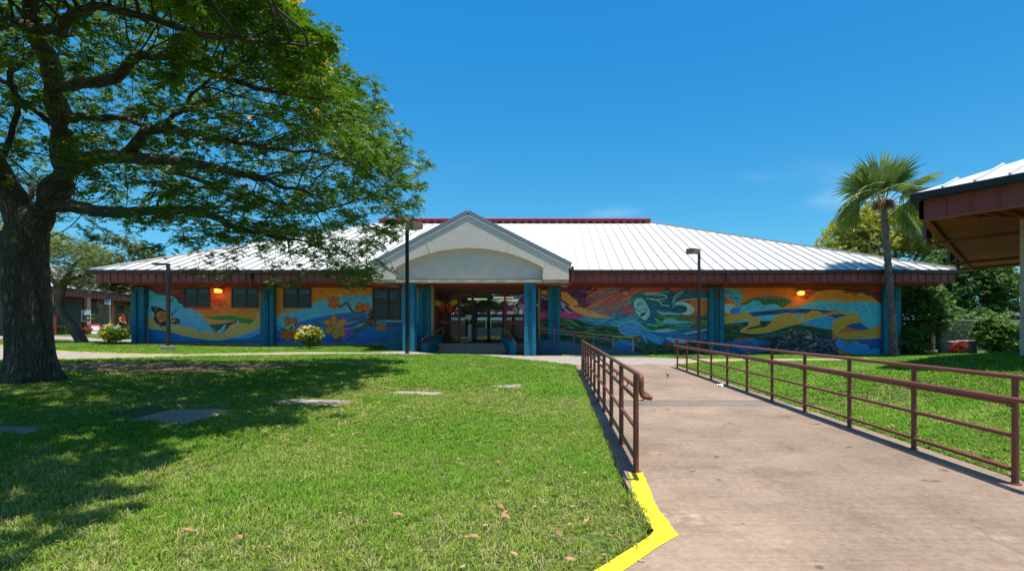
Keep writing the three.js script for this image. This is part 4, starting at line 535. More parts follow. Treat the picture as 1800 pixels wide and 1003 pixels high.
// ---------------------------------------------------------------- brown pipe railings along the path
function railing(name, label, X, ds, inner, nearEnd, farEnd) {     // inner: +1 when the path lies on the right of the railing
  const o = thing(name, label, 'railing', [X, 0, -ds[0]], 0, 'brown pipe railings along the path'), z = (d) => -(d - ds[0]), r = 0.026, H = 1.07, hi = inner * 0.085;
  for (const d of ds) { const p = mesh('post', [new THREE.CylinderGeometry(0.03, 0.032, H - 0.02, 12).translate(0, H / 2 - 0.01, z(d)), new THREE.CylinderGeometry(0.05, 0.055, 0.012, 14).translate(0, 0.006, z(d))], M.rail, o); mesh('bracket', pipe([V(0, 0.78, z(d)), V(hi * 0.9, 0.775, z(d) + 0.005), V(hi, 0.8, z(d)), V(hi, 0.835, z(d))], 0.008, 6, 3), M.rail, p); }
  const a = ds[0] - nearEnd, b = ds.at(-1) + farEnd, loop = (d, s) => [V(0, H, z(d + s * 0.22)), V(0, H, z(d + s * 0.05)), V(0, H - 0.014, z(d + s * 0.014)), V(0, H - 0.05, z(d)), V(0, 0.915, z(d)), V(hi * 0.12, 0.875, z(d)), V(hi * 0.5, 0.857, z(d)), V(hi * 0.9, 0.855, z(d + s * 0.01)), V(hi, 0.855, z(d + s * 0.05)), V(hi, 0.855, z(d + s * 0.2))];
  mesh('top_rail', [cyl(r, r, V(0, H, z(a + 0.2)), V(0, H, z(b - 0.2)), 12), pipe(loop(a, 1), r, 12, 4), pipe(loop(b, -1), r, 12, 4)], M.rail, o);
  mesh('handrail', [cyl(r, r, V(hi, 0.855, z(a - 0.02)), V(hi, 0.855, z(b + 0.02)), 12), new THREE.SphereGeometry(r, 10, 8).translate(hi, 0.855, z(a - 0.02)), new THREE.SphereGeometry(r, 10, 8).translate(hi, 0.855, z(b + 0.02))], M.rail, o);
  for (const [y, rad] of [[0.80, 0.024], [0.48, 0.024], [0.14, 0.024]]) mesh('cross_rail', cyl(rad, rad, V(0, y, z(ds[0])), V(0, y, z(ds.at(-1))), 10), M.rail, o);
  return o;
}
railing('path_railing', 'brown pipe railing with looped end beside the sunlit lawn and big tree', LX, Array.from({ length: 11 }, (_, i) => 5.78 + i * 1.36), 1, 0.38, 0.2);
railing('path_railing', 'brown pipe railing in front of the golden cloud mural, palm tree behind it', RX, Array.from({ length: 11 }, (_, i) => 5.33 + i * 1.523), -1, 0.38, 0.22);
// rainbow railing of the entrance ramp
{
  const cols = ['#1f9a8a', '#d6442a', '#c8368a', '#2a9a9a', '#c88a1c', '#e0702a', '#5a9a3a', '#b84a9a', '#d8b02a'].map((c) => { const k = new THREE.Color(c); return std({ color: k.multiplyScalar(0.9), roughness: 0.5 }); });
  const o = thing('ramp_railing', 'rainbow painted metal railing along the blue entrance ramp', 'railing', [0, 0, 0]), D = 29.33, P = (a, b) => U(a, b, D);
  const top = [[947, 577], [975, 579.5], [1009, 583], [1043, 586.5], [1078, 590.5], [1113, 593.5], [1121, 593]], mid = [[947, 583.5], [975, 585.5], [1009, 589], [1043, 592.5], [1078, 596], [1113, 599.5], [1121, 599.5]];
  for (let i = 0; i < 6; i++) { mesh('top_rail', bar(P(...top[i]), P(...top[i + 1]), 0.045), cols[(i * 2) % 9], o); mesh('mid_rail', bar(P(...mid[i]), P(...mid[i + 1]), 0.04), cols[(i * 2 + 1) % 9], o); }
  mesh('rail_end', pipe([P(1121, 593), P(1124.5, 594), P(1124.5, 598.5), P(1121, 599.5)], 0.024), cols[5], o);
  for (const [i, yb] of [[1, 602], [2, 607], [3, 612], [4, 617], [5, 621]]) mesh('post', bar(P(top[i][0], top[i][1]), P(top[i][0], yb), 0.04), cols[[1, 2, 3, 4, 8][i - 1]], o);
  for (const [nm, lab, pts] of [['left', 'short rainbow handrail on the step wall beside the bench planter', [[742, 606, 28.3], [742, 596, 28.3], [752, 589.5, 29], [764, 584, 30], [774, 577.5, 31], [778.5, 575, 31.2], [778.5, 588, 31.2]]], ['right', 'short rainbow handrail on the step wall next to the barred gate with purple butterfly', [[902, 605, 28.2], [903, 596, 28.2], [896, 588.5, 29], [889, 580, 30.2], [887, 576, 31], [886, 590, 31]]]]) {
    const q = thing('step_handrail', lab, 'handrail', [0, 0, 0], 0, 'rainbow handrails beside the steps');
    for (let i = 0; i < pts.length - 1; i++) mesh('rail', bar(U(...pts[i]), U(...pts[i + 1]), 0.05), cols[(i * 2 + (nm === 'left' ? 2 : 4)) % 9], q);
    mesh('lower_rail', bar(U(pts[1][0], pts[1][1] + 7, pts[1][2]), U(pts.at(-3)[0], pts.at(-3)[1] + 8, pts.at(-3)[2]), 0.045), cols[1], q);
  }
}
// painted butterfly cut-outs hung on the gates
function butterfly(label, px, py, s, tilt, c1, c2) {
  const c = U(px, py, ED - 0.24), o = thing('butterfly_ornament', label, 'ornament', [c.x, c.y, c.z], 0, 'painted butterflies hung on the gates');
  const wing = (pts, nm, m, z) => { const sh = new THREE.Shape(); sh.moveTo(0, 0); sh.splineThru(pts.map(([a, b]) => new THREE.Vector2(a * s, b * s))); const g = new THREE.ExtrudeGeometry(sh, { depth: 0.02, bevelEnabled: false }); g.rotateZ(tilt); g.translate(0, 0, z); mesh(nm, g, m, o); };
  for (const k of [-1, 1]) { wing([[k * 0.3, 0.35], [k * 0.95, 0.55], [k * 1.1, 0.2], [k * 0.5, -0.1], [0, 0]], 'wing', c1, 0); wing([[k * 0.4, 0.02], [k * 0.7, -0.3], [k * 0.35, -0.7], [k * 0.08, -0.3], [0, 0]], 'wing', c2, 0.004); for (let i = 0; i < 4; i++) { const g = new THREE.BoxGeometry(0.05 * s, 0.42 * s, 0.012); g.translate(0, 0.26 * s, 0.03); g.rotateZ(-k * (0.7 + i * 0.26)); g.translate(k * 0.12 * s, 0.05 * s, 0); g.rotateZ(tilt); mesh('marking', g, i % 2 ? c2 : M.black, o); } }
  const b = new THREE.CapsuleGeometry(0.06 * s, 0.6 * s, 4, 8); b.rotateZ(tilt); b.translate(0, 0, 0.03); mesh('body', b, M.black, o);
}
butterfly('red and yellow butterfly ornament on the barred gate', 784, 537, 0.62, 0.05, std({ color: lin(0.75, 0.5, 0.03) }), std({ color: lin(0.6, 0.03, 0.02) }));
butterfly('purple and white butterfly ornament on the barred gate', 909, 538, 0.6, 0.55, std({ color: lin(0.22, 0.05, 0.22) }), std({ color: lin(0.55, 0.5, 0.5) }));
// ---------------------------------------------------------------- lamp posts
function lampPost(label, X, d, H, kind, turn) {
  const y = terrain(X, d), o = thing('lamp_post', label, 'lamp post', [X, y, -d], 0, 'lamp posts in front of the building');
  mesh('base', [new RoundedBoxGeometry(0.46, 0.3, 0.46, 2, 0.02).translate(0, kind ? -0.07 : 0.04, 0), new THREE.BoxGeometry(0.26, 0.03, 0.26).translate(0, (kind ? 0.08 : 0.19) + 0.015, 0)], M.concrete_dark, o);
  mesh('pole', new RoundedBoxGeometry(0.135, H, 0.135, 2, 0.012).translate(0, H / 2 + 0.05, 0), M.bronze, o);
  const hd = new THREE.Group(); hd.name = 'lamp_head'; hd.position.y = H; hd.rotation.y = turn; o.add(hd);
  if (kind) { mesh('arm', new THREE.BoxGeometry(0.24, 0.1, 0.09).translate(0.17, -0.1, 0), M.lamp_brown, hd); mesh('housing', [new RoundedBoxGeometry(0.6, 0.26, 0.46, 2, 0.02).translate(0.56, -0.1, 0)], M.lamp_brown, hd); mesh('lamp_lens', new THREE.BoxGeometry(0.5, 0.02, 0.38).translate(0.56, -0.238, 0), M.lens, hd); }
  else { mesh('arm', new RoundedBoxGeometry(0.3, 0.09, 0.1, 2, 0.02).translate(0.12, 0, 0), M.bronze, hd); mesh('housing', new RoundedBoxGeometry(0.52, 0.09, 0.28, 2, 0.03).translate(0.42, 0.01, 0), M.bronze, hd); mesh('lamp_lens', new THREE.BoxGeometry(0.36, 0.012, 0.2).translate(0.44, -0.045, 0), M.lens, hd); }
}
lampPost('slim dark lamp post with flat head in front of the monarch butterfly mural', XA(295, 26.2), 26.2, 4.2, 0, Math.PI + 0.2);
lampPost('dark lamp post with brown box head before the porch pillar', XA(715.5, 22.6), 22.6, YA(396, 22.6) - terrain(XA(715.5, 22.6), 22.6), 1, -0.75);
lampPost('dark lamp post with brown box head before the flowing hair mural', XA(1229, 27.8), 27.8, YA(440, 27.8) - terrain(XA(1229, 27.8), 27.8), 1, Math.PI + 0.75);
// ---------------------------------------------------------------- building on the right: eave corner, soffit, column
{
  const d0 = 12.6, C = [XA(1605, d0), d0], A = [0.54, -0.842], Bd = [0.656, 0.755], GY = YA(342, d0), GB = GY - 0.15, FBy = YA(386, d0), b = thing('side_building', 'building corner with maroon fascia, brown board soffit and cream column', 'building', [C[0], 0, -C[1]]);
  const at = (t, s, y) => V(A[0] * t + Bd[0] * s, y, -(A[1] * t + Bd[1] * s));   // t along the near eave, s along the far eave
  const LA = 9, LB = 15, inset = 0.18;
  mesh('gutter', [bar(at(-0.02, 0.02, GY - 0.075), at(LA, 0.02, GY - 0.075), 0.15, 0.15), bar(at(0.02, 0, GY - 0.075), at(0.02, LB, GY - 0.075), 0.15, 0.15)], M.gutter, b);
  mesh('drip_edge', [bar(at(0, 0.06, GY + 0.012), at(LA, 0.06, GY + 0.012), 0.2, 0.02), bar(at(0.06, 0, GY + 0.012), at(0.06, LB, GY + 0.012), 0.2, 0.02)], M.grey_metal, b);
  const fas = new THREE.Group(); fas.name = 'fascia'; b.add(fas);
  const ang = Math.atan2(-A[1] * -1, A[0]);                                     // panels along both eaves
  const panel = (p, q) => { const v = q.clone().sub(p), n = Math.round(v.length() / 0.5), u = v.clone().normalize(); for (let i = 0; i < n; i++) { const a = p.clone().addScaledVector(v, i / n), e = p.clone().addScaledVector(v, (i + 1) / n), y = (FBy + GB) / 2; mesh('fascia_panel', [bar(V(a.x, y, a.z), V(e.x, y, e.z), 0.03, GB - FBy), bar(V(a.x, FBy + 0.005, a.z), V(a.x, GB - 0.005, a.z), 0.075, 0.1)], M.maroon, fas); } };
  panel(at(inset, inset, 0), at(LA, inset, 0)); panel(at(inset, inset, 0), at(inset, LB, 0));
  mesh('trim_board', [bar(at(inset, inset, FBy - 0.03), at(LA, inset, FBy - 0.03), 0.09, 0.05), bar(at(inset + 0.06, inset, FBy - 0.035), at(inset + 0.06, LB, FBy - 0.035), 0.16, 0.06)], std({ color: lin(0.30, 0.085, 0.03), roughness: 0.7 }), b);
  // soffit boards run square to the far eave, butted at the mitre
  const wood = [0, 1, 2].map((i) => std({ color: lin(0.39 + i * 0.03, 0.066 + i * 0.008, 0.015), roughness: 0.6, map: rep(TEX.mottle, 1.2) })), sf = new THREE.Group(); sf.name = 'soffit'; b.add(sf); seed(12);
  const across = V(Bd[1], 0, Bd[0]), along = V(Bd[0], 0, -Bd[1]);               // world directions: square to and along the far eave
  const mit = V(1, 0, 0.07).normalize();
  for (let s = inset + 0.06; s < LB; s += 0.135) {
    const p = at(inset, s, FBy + 0.05), m0 = at(inset, inset, FBy + 0.05), k = s - inset;               // how far the board can run before the mitre
    const den = across.x * mit.z - across.z * mit.x, rel = p.clone().sub(m0), run = clamp(-(rel.x * mit.z - rel.z * mit.x) / den, 0.15, 4.2);
    const e = p.clone().addScaledVector(across, run); mesh('soffit_board', bar(p, e, 0.128, 0.02), wood[Math.floor(rand() * 3)], sf);
  }
  for (let t = inset + 0.2; t < LA; t += 0.3) { const p = at(t, inset, FBy + 0.03), n = V(-A[1] * 1, 0, -A[0]).multiplyScalar(-1); const inw = V(0.842, 0, -0.54), run = clamp((t - inset) * 1.25, 0.1, 3.4); mesh('soffit_joist', bar(p, p.clone().addScaledVector(inw, run), 0.05, 0.07), wood[1], sf); }
  mesh('soffit_sheet', quadGeo([[at(inset, inset, FBy + 0.075), at(LA, inset, FBy + 0.075), at(LA, LB, FBy + 0.075), at(inset, LB, FBy + 0.075)]]), wood[0], sf);
  // roof: standing seam sheets on the near slope, one plain sheet on the far slope
  const rf = new THREE.Group(); rf.name = 'roof'; b.add(rf); const rise = 0.385, ph = 0.86, S = 1 / Math.sin(1.287), inA = V(0.842, 0, -0.54), n = 15;
  const hipK = 4.6 / Math.tan(0.9276);                                           // 53.15 degrees between eave and mitre
  for (let i = 0; i < n; i++) {
    const t0 = i * 0.61, t1 = t0 + 0.61, run = (t) => Math.min(5.5, t * Math.tan(0.9276)), q = (t, f) => at(t, 0, GY + 0.02).addScaledVector(inA, run(t) * f).add(V(0, run(t) * f * rise, 0));
    mesh('roof_panel', [quadGeo([[q(t0, 0), q(t1, 0), q(t1, 1), q(t0, 1)]]), bar(q(t1, 0).add(V(0, 0.03, 0)), q(t1, 1).add(V(0, 0.03, 0)), 0.045, 0.06)], M.white_roof, rf);
  }
  { const inB = across, run = (s) => Math.min(5.5, s * Math.tan(0.9276)), q = (s, f) => at(0, s, GY + 0.02).addScaledVector(inB, run(s) * f).add(V(0, run(s) * f * rise, 0)); const list = []; for (let i = 0; i < 24; i++) list.push([q(i * 0.61, 0), q(i * 0.61, 1), q(i * 0.61 + 0.61, 1), q(i * 0.61 + 0.61, 0)]); mesh('roof_slope', quadGeo(list), M.white_roof, rf); }
  const cx = XA(1806, 12.45) + 0.27 - C[0], cz = -(12.45 - C[1]); const gy = terrain(C[0] + cx, 12.45); mesh('column', bx(cx - 0.24, cx + 0.24, gy - 0.2, FBy + 0.03, -cz - 0.24, -cz + 0.24, 0.02), M.cream, b);
  const e1 = at(0.05, 3.0, 0), wallC = at(2.6, 2.6, 0); mesh('wall', [bar(V(wallC.x, 2.2, wallC.z), V(wallC.x + A[0] * 7, 2.2, wallC.z - A[1] * 7), 0.25, 4.2), bar(V(wallC.x + 0.15, 2.2, wallC.z - 0.1), V(wallC.x + Bd[0] * 11, 2.2, wallC.z - Bd[1] * 11), 0.25, 4.2)], M.cream, b);
  for (const [s, ty] of [[2.7, 0], [9.0, 0.02], [11.5, 0]]) { const dp = new THREE.Group(); dp.name = 'downpipe'; b.add(dp); const o = at(-0.02, s, 0), en = at(0.2, s, 0).addScaledVector(across, 2.2); mesh('outlet', bx(o.x - 0.08, o.x + 0.08, FBy - 0.12, GB, -o.z - 0.08, -o.z + 0.08), M.gutter, dp); mesh('pipe', pipe([V(o.x, FBy - 0.1, o.z), V(o.x + 0.02, FBy - 0.2, o.z), V(o.x + 0.15, FBy - 0.23, o.z), V(en.x, FBy - 0.15, en.z)], 0.045), std({ color: lin(0.20, 0.06, 0.035), roughness: 0.5 }), dp); }
}
// ---------------------------------------------------------------- building on the far left
{
  const P = (t, y) => V(lerp(-33.3, -41.5, t), y, -lerp(25, 57, t)), H = EYE + 2.95, b = thing('classroom_building', 'beige single storey building with maroon fascia and wall air conditioners', 'building', [0, 0, 0]);
  const v = P(1, 0).sub(P(0, 0)), L = v.length(), u = v.clone().normalize(), inw = V(u.z, 0, -u.x); if (inw.x > 0) inw.multiplyScalar(-1);
  const Q = (t, inn, y) => P(t, y).addScaledVector(inn !== 0 ? inw : V(0, 0, 0), inn), fl = 0.95;
  mesh('gutter', bar(P(0, H - 0.08), P(1, H - 0.08), 0.16, 0.18), M.gutter, b);
  const fas = new THREE.Group(); fas.name = 'fascia'; b.add(fas); const n = Math.round(L / 0.45); for (let i = 0; i < n; i++) mesh('fascia_panel', [bar(Q(i / n, 0.1, H - 0.4), Q((i + 1) / n, 0.1, H - 0.4), 0.03, 0.46), bar(Q(i / n, 0.08, H - 0.62), Q(i / n, 0.08, H - 0.18), 0.05, 0.05)], M.maroon, fas);
  const rf = new THREE.Group(); rf.name = 'roof'; b.add(rf); const rn = Math.round(L / 0.61); for (let i = 0; i < rn; i++) mesh('roof_panel', [quadGeo([[Q(i / rn, 0, H + 0.02), Q((i + 1) / rn, 0, H + 0.02), Q((i + 1) / rn, 7, H + 2.7), Q(i / rn, 7, H + 2.7)].reverse()]), bar(Q(i / rn, 0, H + 0.06), Q(i / rn, 7, H + 2.74), 0.05, 0.06)], M.white_roof, rf);
  mesh('soffit', quadGeo([[Q(0, 0.1, H - 0.62), Q(1, 0.1, H - 0.62), Q(1, 3, H - 0.62), Q(0, 3, H - 0.62)]]), M.red_wood, b);
  mesh('wall', [bar(Q(0, 2.6, 2.2), Q(1, 2.6, 2.2), 0.2, 3.6), bar(Q(1, 0.1, 2.2), Q(1, 9, 2.2), 0.2, 3.6)], M.beige, b);
  mesh('floor_slab', bar(Q(0, 1.35, fl - 0.14), Q(1, 1.35, fl - 0.14), 2.7, 0.3), M.concrete_dark, b);
  for (const px of [55, 88, 150, 190]) { let t = 0; for (; t < 1; t += 0.002) { const q = Q(t, 0.35, 0); if (CX + q.x * F / -q.z > px) break; } mesh('column', bar(Q(t, 0.35, fl - 0.2), Q(t, 0.35, H - 0.6), 0.42, 0.42), M.cream, b); if (px === 88 || px === 190) mesh('downpipe', bar(Q(t, 0.09, fl), Q(t, 0.09, H - 0.62), 0.1, 0.1), M.gate_red, b); }
  const findT = (px, inn) => { let t = 0; for (; t < 1; t += 0.001) { const q = Q(t, inn, 0); if (CX + q.x * F / -q.z > px) break; } return t; };
  for (const [a, c, y0, y1, yb] of [[10, 48, 1.9, 3.55, 1], [96, 140, 1.75, 3.6, 1], [160, 172, 2.7, 3.6, 0], [204, 216, 2.6, 3.6, 0]]) {
    const w = new THREE.Group(); w.name = 'window'; b.add(w); const t0 = findT(a, 2.5), t1 = findT(c, 2.5);
    mesh('pane', bar(Q(t0, 2.49, (y0 + y1) / 2), Q(t1, 2.49, (y0 + y1) / 2), 0.04, y1 - y0), std({ color: lin(0.025, 0.02, 0.016), roughness: 0.5 }), w); mesh('frame', [bar(Q(t0, 2.46, y1), Q(t1, 2.46, y1), 0.08, 0.08), bar(Q(t0, 2.46, y0), Q(t1, 2.46, y0), 0.08, 0.08)], M.bronze, w); if (yb) mesh('sill_board', bar(Q(t0, 2.4, y0 - 0.16), Q(t1, 2.4, y0 - 0.16), 0.06, 0.2), M.yellow_sign, w);
  }
  { const d = new THREE.Group(); d.name = 'door'; b.add(d); const t0 = findT(204, 2.5), t1 = findT(222, 2.5); mesh('leaf', bar(Q(t0, 2.48, 1.9), Q(t1, 2.48, 1.9), 0.06, 2.1), M.corrugated, d); mesh('frame', [bar(Q(t1, 2.44, 0.9), Q(t1, 2.44, 2.95), 0.1, 0.1), bar(Q(t0, 2.44, 0.9), Q(t0, 2.44, 2.95), 0.1, 0.1)], M.beige, d); }
  const ac = (px, py, lab) => { const t = findT(px, 2.3), q = Q(t, 2.3, 0), d = -q.z, y = YA(py, d), o = thing('air_conditioner', lab, 'air conditioner', [q.x, y, q.z], Math.atan2(-inw.x, -inw.z), 'window air conditioners on the beige building'); mesh('casing', new RoundedBoxGeometry(0.85, 0.55, 0.6, 2, 0.03).translate(0, 0, 0), M.cream, o); mesh('grille', [new THREE.BoxGeometry(0.6, 0.42, 0.02).translate(0.06, 0, 0.305)], std({ color: lin(0.16, 0.14, 0.12) }), o); for (let i = 0; i < 5; i++) mesh('slat', new THREE.BoxGeometry(0.6, 0.02, 0.02).translate(0.06, -0.16 + i * 0.08, 0.325), M.cream, o); };
  ac(168, 534, 'window air conditioner above the noticeboard on the beige wall'); ac(227, 539.5, 'window air conditioner above the doorway with the person in orange');
  // things under its eave
  const spot = (px, inn) => { const t = findT(px, inn); return Q(t, inn, fl); };
  { const q = spot(148, 0.2), o = thing('notice_board', 'framed black and white poster on a dark post before the beige building', 'notice board', [q.x, fl, q.z], Math.atan2(-inw.x, -inw.z) - 0.6); const s = -q.z / F; mesh('post', new THREE.BoxGeometry(0.2, H - 0.62 - fl, 0.2).translate(0, (H - 0.62 - fl) / 2, 0), M.gate_red, o); const y = YA(555, -q.z) - fl; mesh('frame', new THREE.BoxGeometry(14 * s, 20 * s, 0.05).translate(0, y, 0.14), M.white, o); mesh('poster', new THREE.BoxGeometry(12 * s, 17.5 * s, 0.02).translate(0, y, 0.172), std({ color: lin(0.03, 0.03, 0.035) }), o); mesh('poster_print', [new THREE.BoxGeometry(11 * s, 6.5 * s, 0.01).translate(0, y + 5 * s, 0.187), new THREE.BoxGeometry(3 * s, 3 * s, 0.01).translate(2.5 * s, y - 4 * s, 0.187)], std({ color: lin(0.5, 0.52, 0.56) }), o); }
  { const q = spot(165, -0.3), o = thing('sandwich_board', 'red framed white sandwich board standing before the beige building', 'sign', [q.x, terrain(q.x, -q.z), q.z], Math.atan2(-inw.x, -inw.z) - 0.7); const s = -q.z / F; for (const k of [1, -1]) { const g = new THREE.BoxGeometry(15 * s, 18 * s, 0.04); g.rotateX(-k * 0.2); g.translate(0, 9 * s, k * 0.14); mesh('panel', g, k > 0 ? std({ color: lin(0.5, 0.03, 0.05) }) : M.white, o); } const g = new THREE.BoxGeometry(11 * s, 8 * s, 0.02); g.rotateX(-0.2); g.translate(0, 10.5 * s, 0.145); mesh('notice', g, M.white, o); const g2 = new THREE.BoxGeometry(14 * s, 4.5 * s, 0.02); g2.rotateX(-0.2); g2.translate(0, 2.8 * s, 0.3); mesh('notice', g2, M.white, o); }
  { const q = spot(160, 2.35), o = thing('yellow_sign', 'yellow edged notice with dark strip on the beige wall', 'sign', [q.x, YA(556, -q.z), q.z], Math.atan2(-inw.x, -inw.z)); mesh('board', new THREE.BoxGeometry(0.9, 0.5, 0.03), M.yellow_sign, o); mesh('print', new THREE.BoxGeometry(0.8, 0.2, 0.01).translate(0, 0.02, 0.025), M.black, o); }
  { const q = spot(188, 0.05), o = thing('room_sign', 'small blue and white sign on the cream column', 'sign', [q.x, YA(531, -q.z), q.z], Math.atan2(-inw.x, -inw.z) - 0.5); mesh('board', new THREE.BoxGeometry(0.5, 0.36, 0.03), M.white, o); mesh('print', new THREE.BoxGeometry(0.44, 0.16, 0.01).translate(0, 0.06, 0.025), std({ color: lin(0.05, 0.2, 0.55) }), o); }
  { const q = spot(128, 0.9), o = thing('picnic_table', 'brown picnic table with yellow legs under the beige building eave', 'picnic table', [q.x, fl + 0.012, q.z], 1.1); for (let i = 0; i < 4; i++) mesh('plank', new THREE.BoxGeometry(1.9, 0.05, 0.17).translate(0, 0.74, -0.3 + i * 0.2), M.corrugated, o); for (const k of [-0.7, 0.7]) mesh('bench', new THREE.BoxGeometry(1.9, 0.05, 0.26).translate(0, 0.44, k), M.corrugated, o); for (const x of [-0.7, 0.7]) for (const k of [-1, 1]) mesh('leg', bar(V(x, 0, k * 0.7), V(x, 0.72, k * 0.2), 0.07), M.yellow_sign, o); for (const x of [-0.7, 0.7]) mesh('cross_beam', new THREE.BoxGeometry(0.06, 0.08, 1.6).translate(x, 0.38, 0), M.yellow_sign, o); }
}
// ---------------------------------------------------------------- body mesher: smooth union of tapered capsules
function bodyGeo(bones, lo, hi, res, k = 0.03, color) {
  const size = Math.max(hi[0] - lo[0], hi[1] - lo[1], hi[2] - lo[2]) * 1.06, cen = lo.map((v, i) => (v + hi[i]) / 2), mc = new MarchingCubes(res, new THREE.MeshBasicMaterial(), false, false, 200000); mc.isolation = 0;
  const P = (i) => (i / res * 2 - 1) * size / 2, B2 = bones.map(([a, b, r0, r1]) => ({ a: V(...a), ba: V(...b).sub(V(...a)), r0, r1 })), q = new THREE.Vector3();
  for (let z = 0; z < res; z++) for (let y = 0; y < res; y++) for (let x = 0; x < res; x++) {
    q.set(P(x) + cen[0], P(y) + cen[1], P(z) + cen[2]); let s = 1e9;
    for (const b of B2) { const px = q.x - b.a.x, py = q.y - b.a.y, pz = q.z - b.a.z, h = clamp((px * b.ba.x + py * b.ba.y + pz * b.ba.z) / (b.ba.lengthSq() + 1e-9), 0, 1), d = Math.hypot(px - b.ba.x * h, py - b.ba.y * h, pz - b.ba.z * h) - lerp(b.r0, b.r1, h), m = Math.max(k - Math.abs(s - d), 0) / k; s = Math.min(s, d) - m * m * k * 0.25; }
    mc.field[x + y * res + z * res * res] = -s;
  }
  mc.update(); const n = mc.count, p = new Float32Array(n * 3), nn = new Float32Array(n * 3), c = new Float32Array(n * 3);
  for (let i = 0; i < n; i++) { for (let j = 0; j < 3; j++) { p[i * 3 + j] = mc.positionArray[i * 3 + j] * size / 2 + cen[j]; nn[i * 3 + j] = mc.normalArray[i * 3 + j]; } c.set(color(p[i * 3], p[i * 3 + 1], p[i * 3 + 2]), i * 3); }
  const g = new THREE.BufferGeometry(); g.setAttribute('position', new THREE.BufferAttribute(p, 3)); g.setAttribute('normal', new THREE.BufferAttribute(nn, 3)); g.setAttribute('uv', new THREE.BufferAttribute(new Float32Array(n * 2), 2)); g.setAttribute('color', new THREE.BufferAttribute(c, 3)); return g;
}
M.vertex = std({ vertexColors: true, roughness: 0.85 });
{ // person in the doorway, leaning forward with one arm reaching out (faces +x)
  const d = 47, q = U(211, 586, d), o = thing('person', 'person in an orange shirt and dark trousers leaning forward in the doorway', 'person', [q.x, 0.97, q.z], -0.25);
  const hand = (x, y, z) => { const b = [[[x, y, z], [x + 0.07, y - 0.01, z], 0.034, 0.03]]; for (let i = 0; i < 4; i++) b.push([[x + 0.07, y + 0.0, z - 0.03 + i * 0.02], [x + 0.13 + [0, 0.015, 0.012, -0.01][i], y - 0.03, z - 0.034 + i * 0.023], 0.01, 0.008]); b.push([[x + 0.03, y, z - 0.03], [x + 0.08, y - 0.02, z - 0.065], 0.011, 0.009]); return b; };
  const bones = [[[0, 0.92, 0], [0.1, 1.2, 0], 0.14, 0.15], [[0.1, 1.2, 0], [0.17, 1.38, 0], 0.16, 0.13], [[0.17, 1.38, -0.15], [0.17, 1.38, 0.15], 0.075, 0.075], [[0.18, 1.4, 0], [0.23, 1.5, 0], 0.055, 0.05], [[0.25, 1.57, 0], [0.27, 1.63, 0], 0.092, 0.095], [[0.34, 1.57, 0], [0.375, 1.555, 0], 0.02, 0.016], [[0.25, 1.59, -0.1], [0.25, 1.56, -0.1], 0.018, 0.014], [[0.25, 1.59, 0.1], [0.25, 1.56, 0.1], 0.018, 0.014],
    [[0, 0.9, -0.09], [0.03, 0.5, -0.1], 0.095, 0.062], [[0.03, 0.5, -0.1], [-0.03, 0.08, -0.1], 0.062, 0.042], [[-0.05, 0.045, -0.1], [0.15, 0.035, -0.11], 0.04, 0.032], [[0, 0.9, 0.09], [0.06, 0.5, 0.1], 0.095, 0.062], [[0.06, 0.5, 0.1], [0.06, 0.08, 0.1], 0.062, 0.042], [[0.04, 0.045, 0.1], [0.24, 0.035, 0.11], 0.04, 0.032],
    [[0.17, 1.38, 0.19], [0.24, 1.12, 0.22], 0.055, 0.045], [[0.24, 1.12, 0.22], [0.46, 1.0, 0.2], 0.043, 0.03], [[0.17, 1.38, -0.19], [0.16, 1.1, -0.22], 0.055, 0.045], [[0.16, 1.1, -0.22], [0.3, 0.92, -0.2], 0.043, 0.03], ...hand(0.47, 0.99, 0.2), ...hand(0.31, 0.9, -0.2)];
  const skin = [0.34, 0.19, 0.12], hair = [0.015, 0.012, 0.01];
  mesh('body', bodyGeo(bones, [-0.2, -0.02, -0.34], [0.66, 1.76, 0.34], 100, 0.035, (x, y, z) => y > 1.48 ? ((y > 1.64 || x < 0.23) ? hair : skin) : y > 0.93 && Math.abs(z) < 0.26 && x < 0.31 ? [0.85, 0.14, 0.01] : y > 0.88 && (x > 0.26) ? skin : y < 0.08 ? [0.02, 0.02, 0.02] : [0.018, 0.02, 0.028]), M.vertex, o);
}
{ // small dove on the path, back to the camera
  const [x, d] = [XA(1173.5, F * EYE / (663.5 - CY)), F * EYE / (663.5 - CY)], o = thing('dove', 'small grey brown dove standing on the concrete path', 'bird', [x, 0, -d], 0.1);
  const bones = [[[0, 0.1, 0.02], [0, 0.135, -0.03], 0.036, 0.034], [[0, 0.1, 0.02], [0, 0.075, 0.085], 0.03, 0.012], [[0, 0.075, 0.085], [0, 0.05, 0.15], 0.013, 0.009], [[0, 0.135, -0.03], [0, 0.165, -0.045], 0.022, 0.018], [[0, 0.175, -0.05], [0, 0.178, -0.053], 0.02, 0.019], [[0, 0.175, -0.068], [0, 0.171, -0.09], 0.006, 0.002], [[-0.014, 0.075, 0.0], [-0.016, 0.006, 0.004], 0.006, 0.004], [[0.014, 0.075, 0.0], [0.016, 0.006, 0.004], 0.006, 0.004], [[-0.016, 0.004, 0.012], [-0.018, 0.004, -0.025], 0.004, 0.003], [[0.016, 0.004, 0.012], [0.018, 0.004, -0.025], 0.004, 0.003]];
  mesh('body', bodyGeo(bones, [-0.06, -0.005, -0.1], [0.06, 0.21, 0.17], 72, 0.016, (X, Y, Z) => { const s = 0.5 + 0.5 * Math.sin(Y * 420); return Y < 0.06 && Z < 0.05 ? [0.2, 0.06, 0.05] : Z > 0.06 ? [0.03, 0.026, 0.024] : Y > 0.15 ? [0.24, 0.23, 0.23] : [0.13 + 0.1 * s, 0.11 + 0.09 * s, 0.10 + 0.08 * s]; }), M.vertex, o);
}
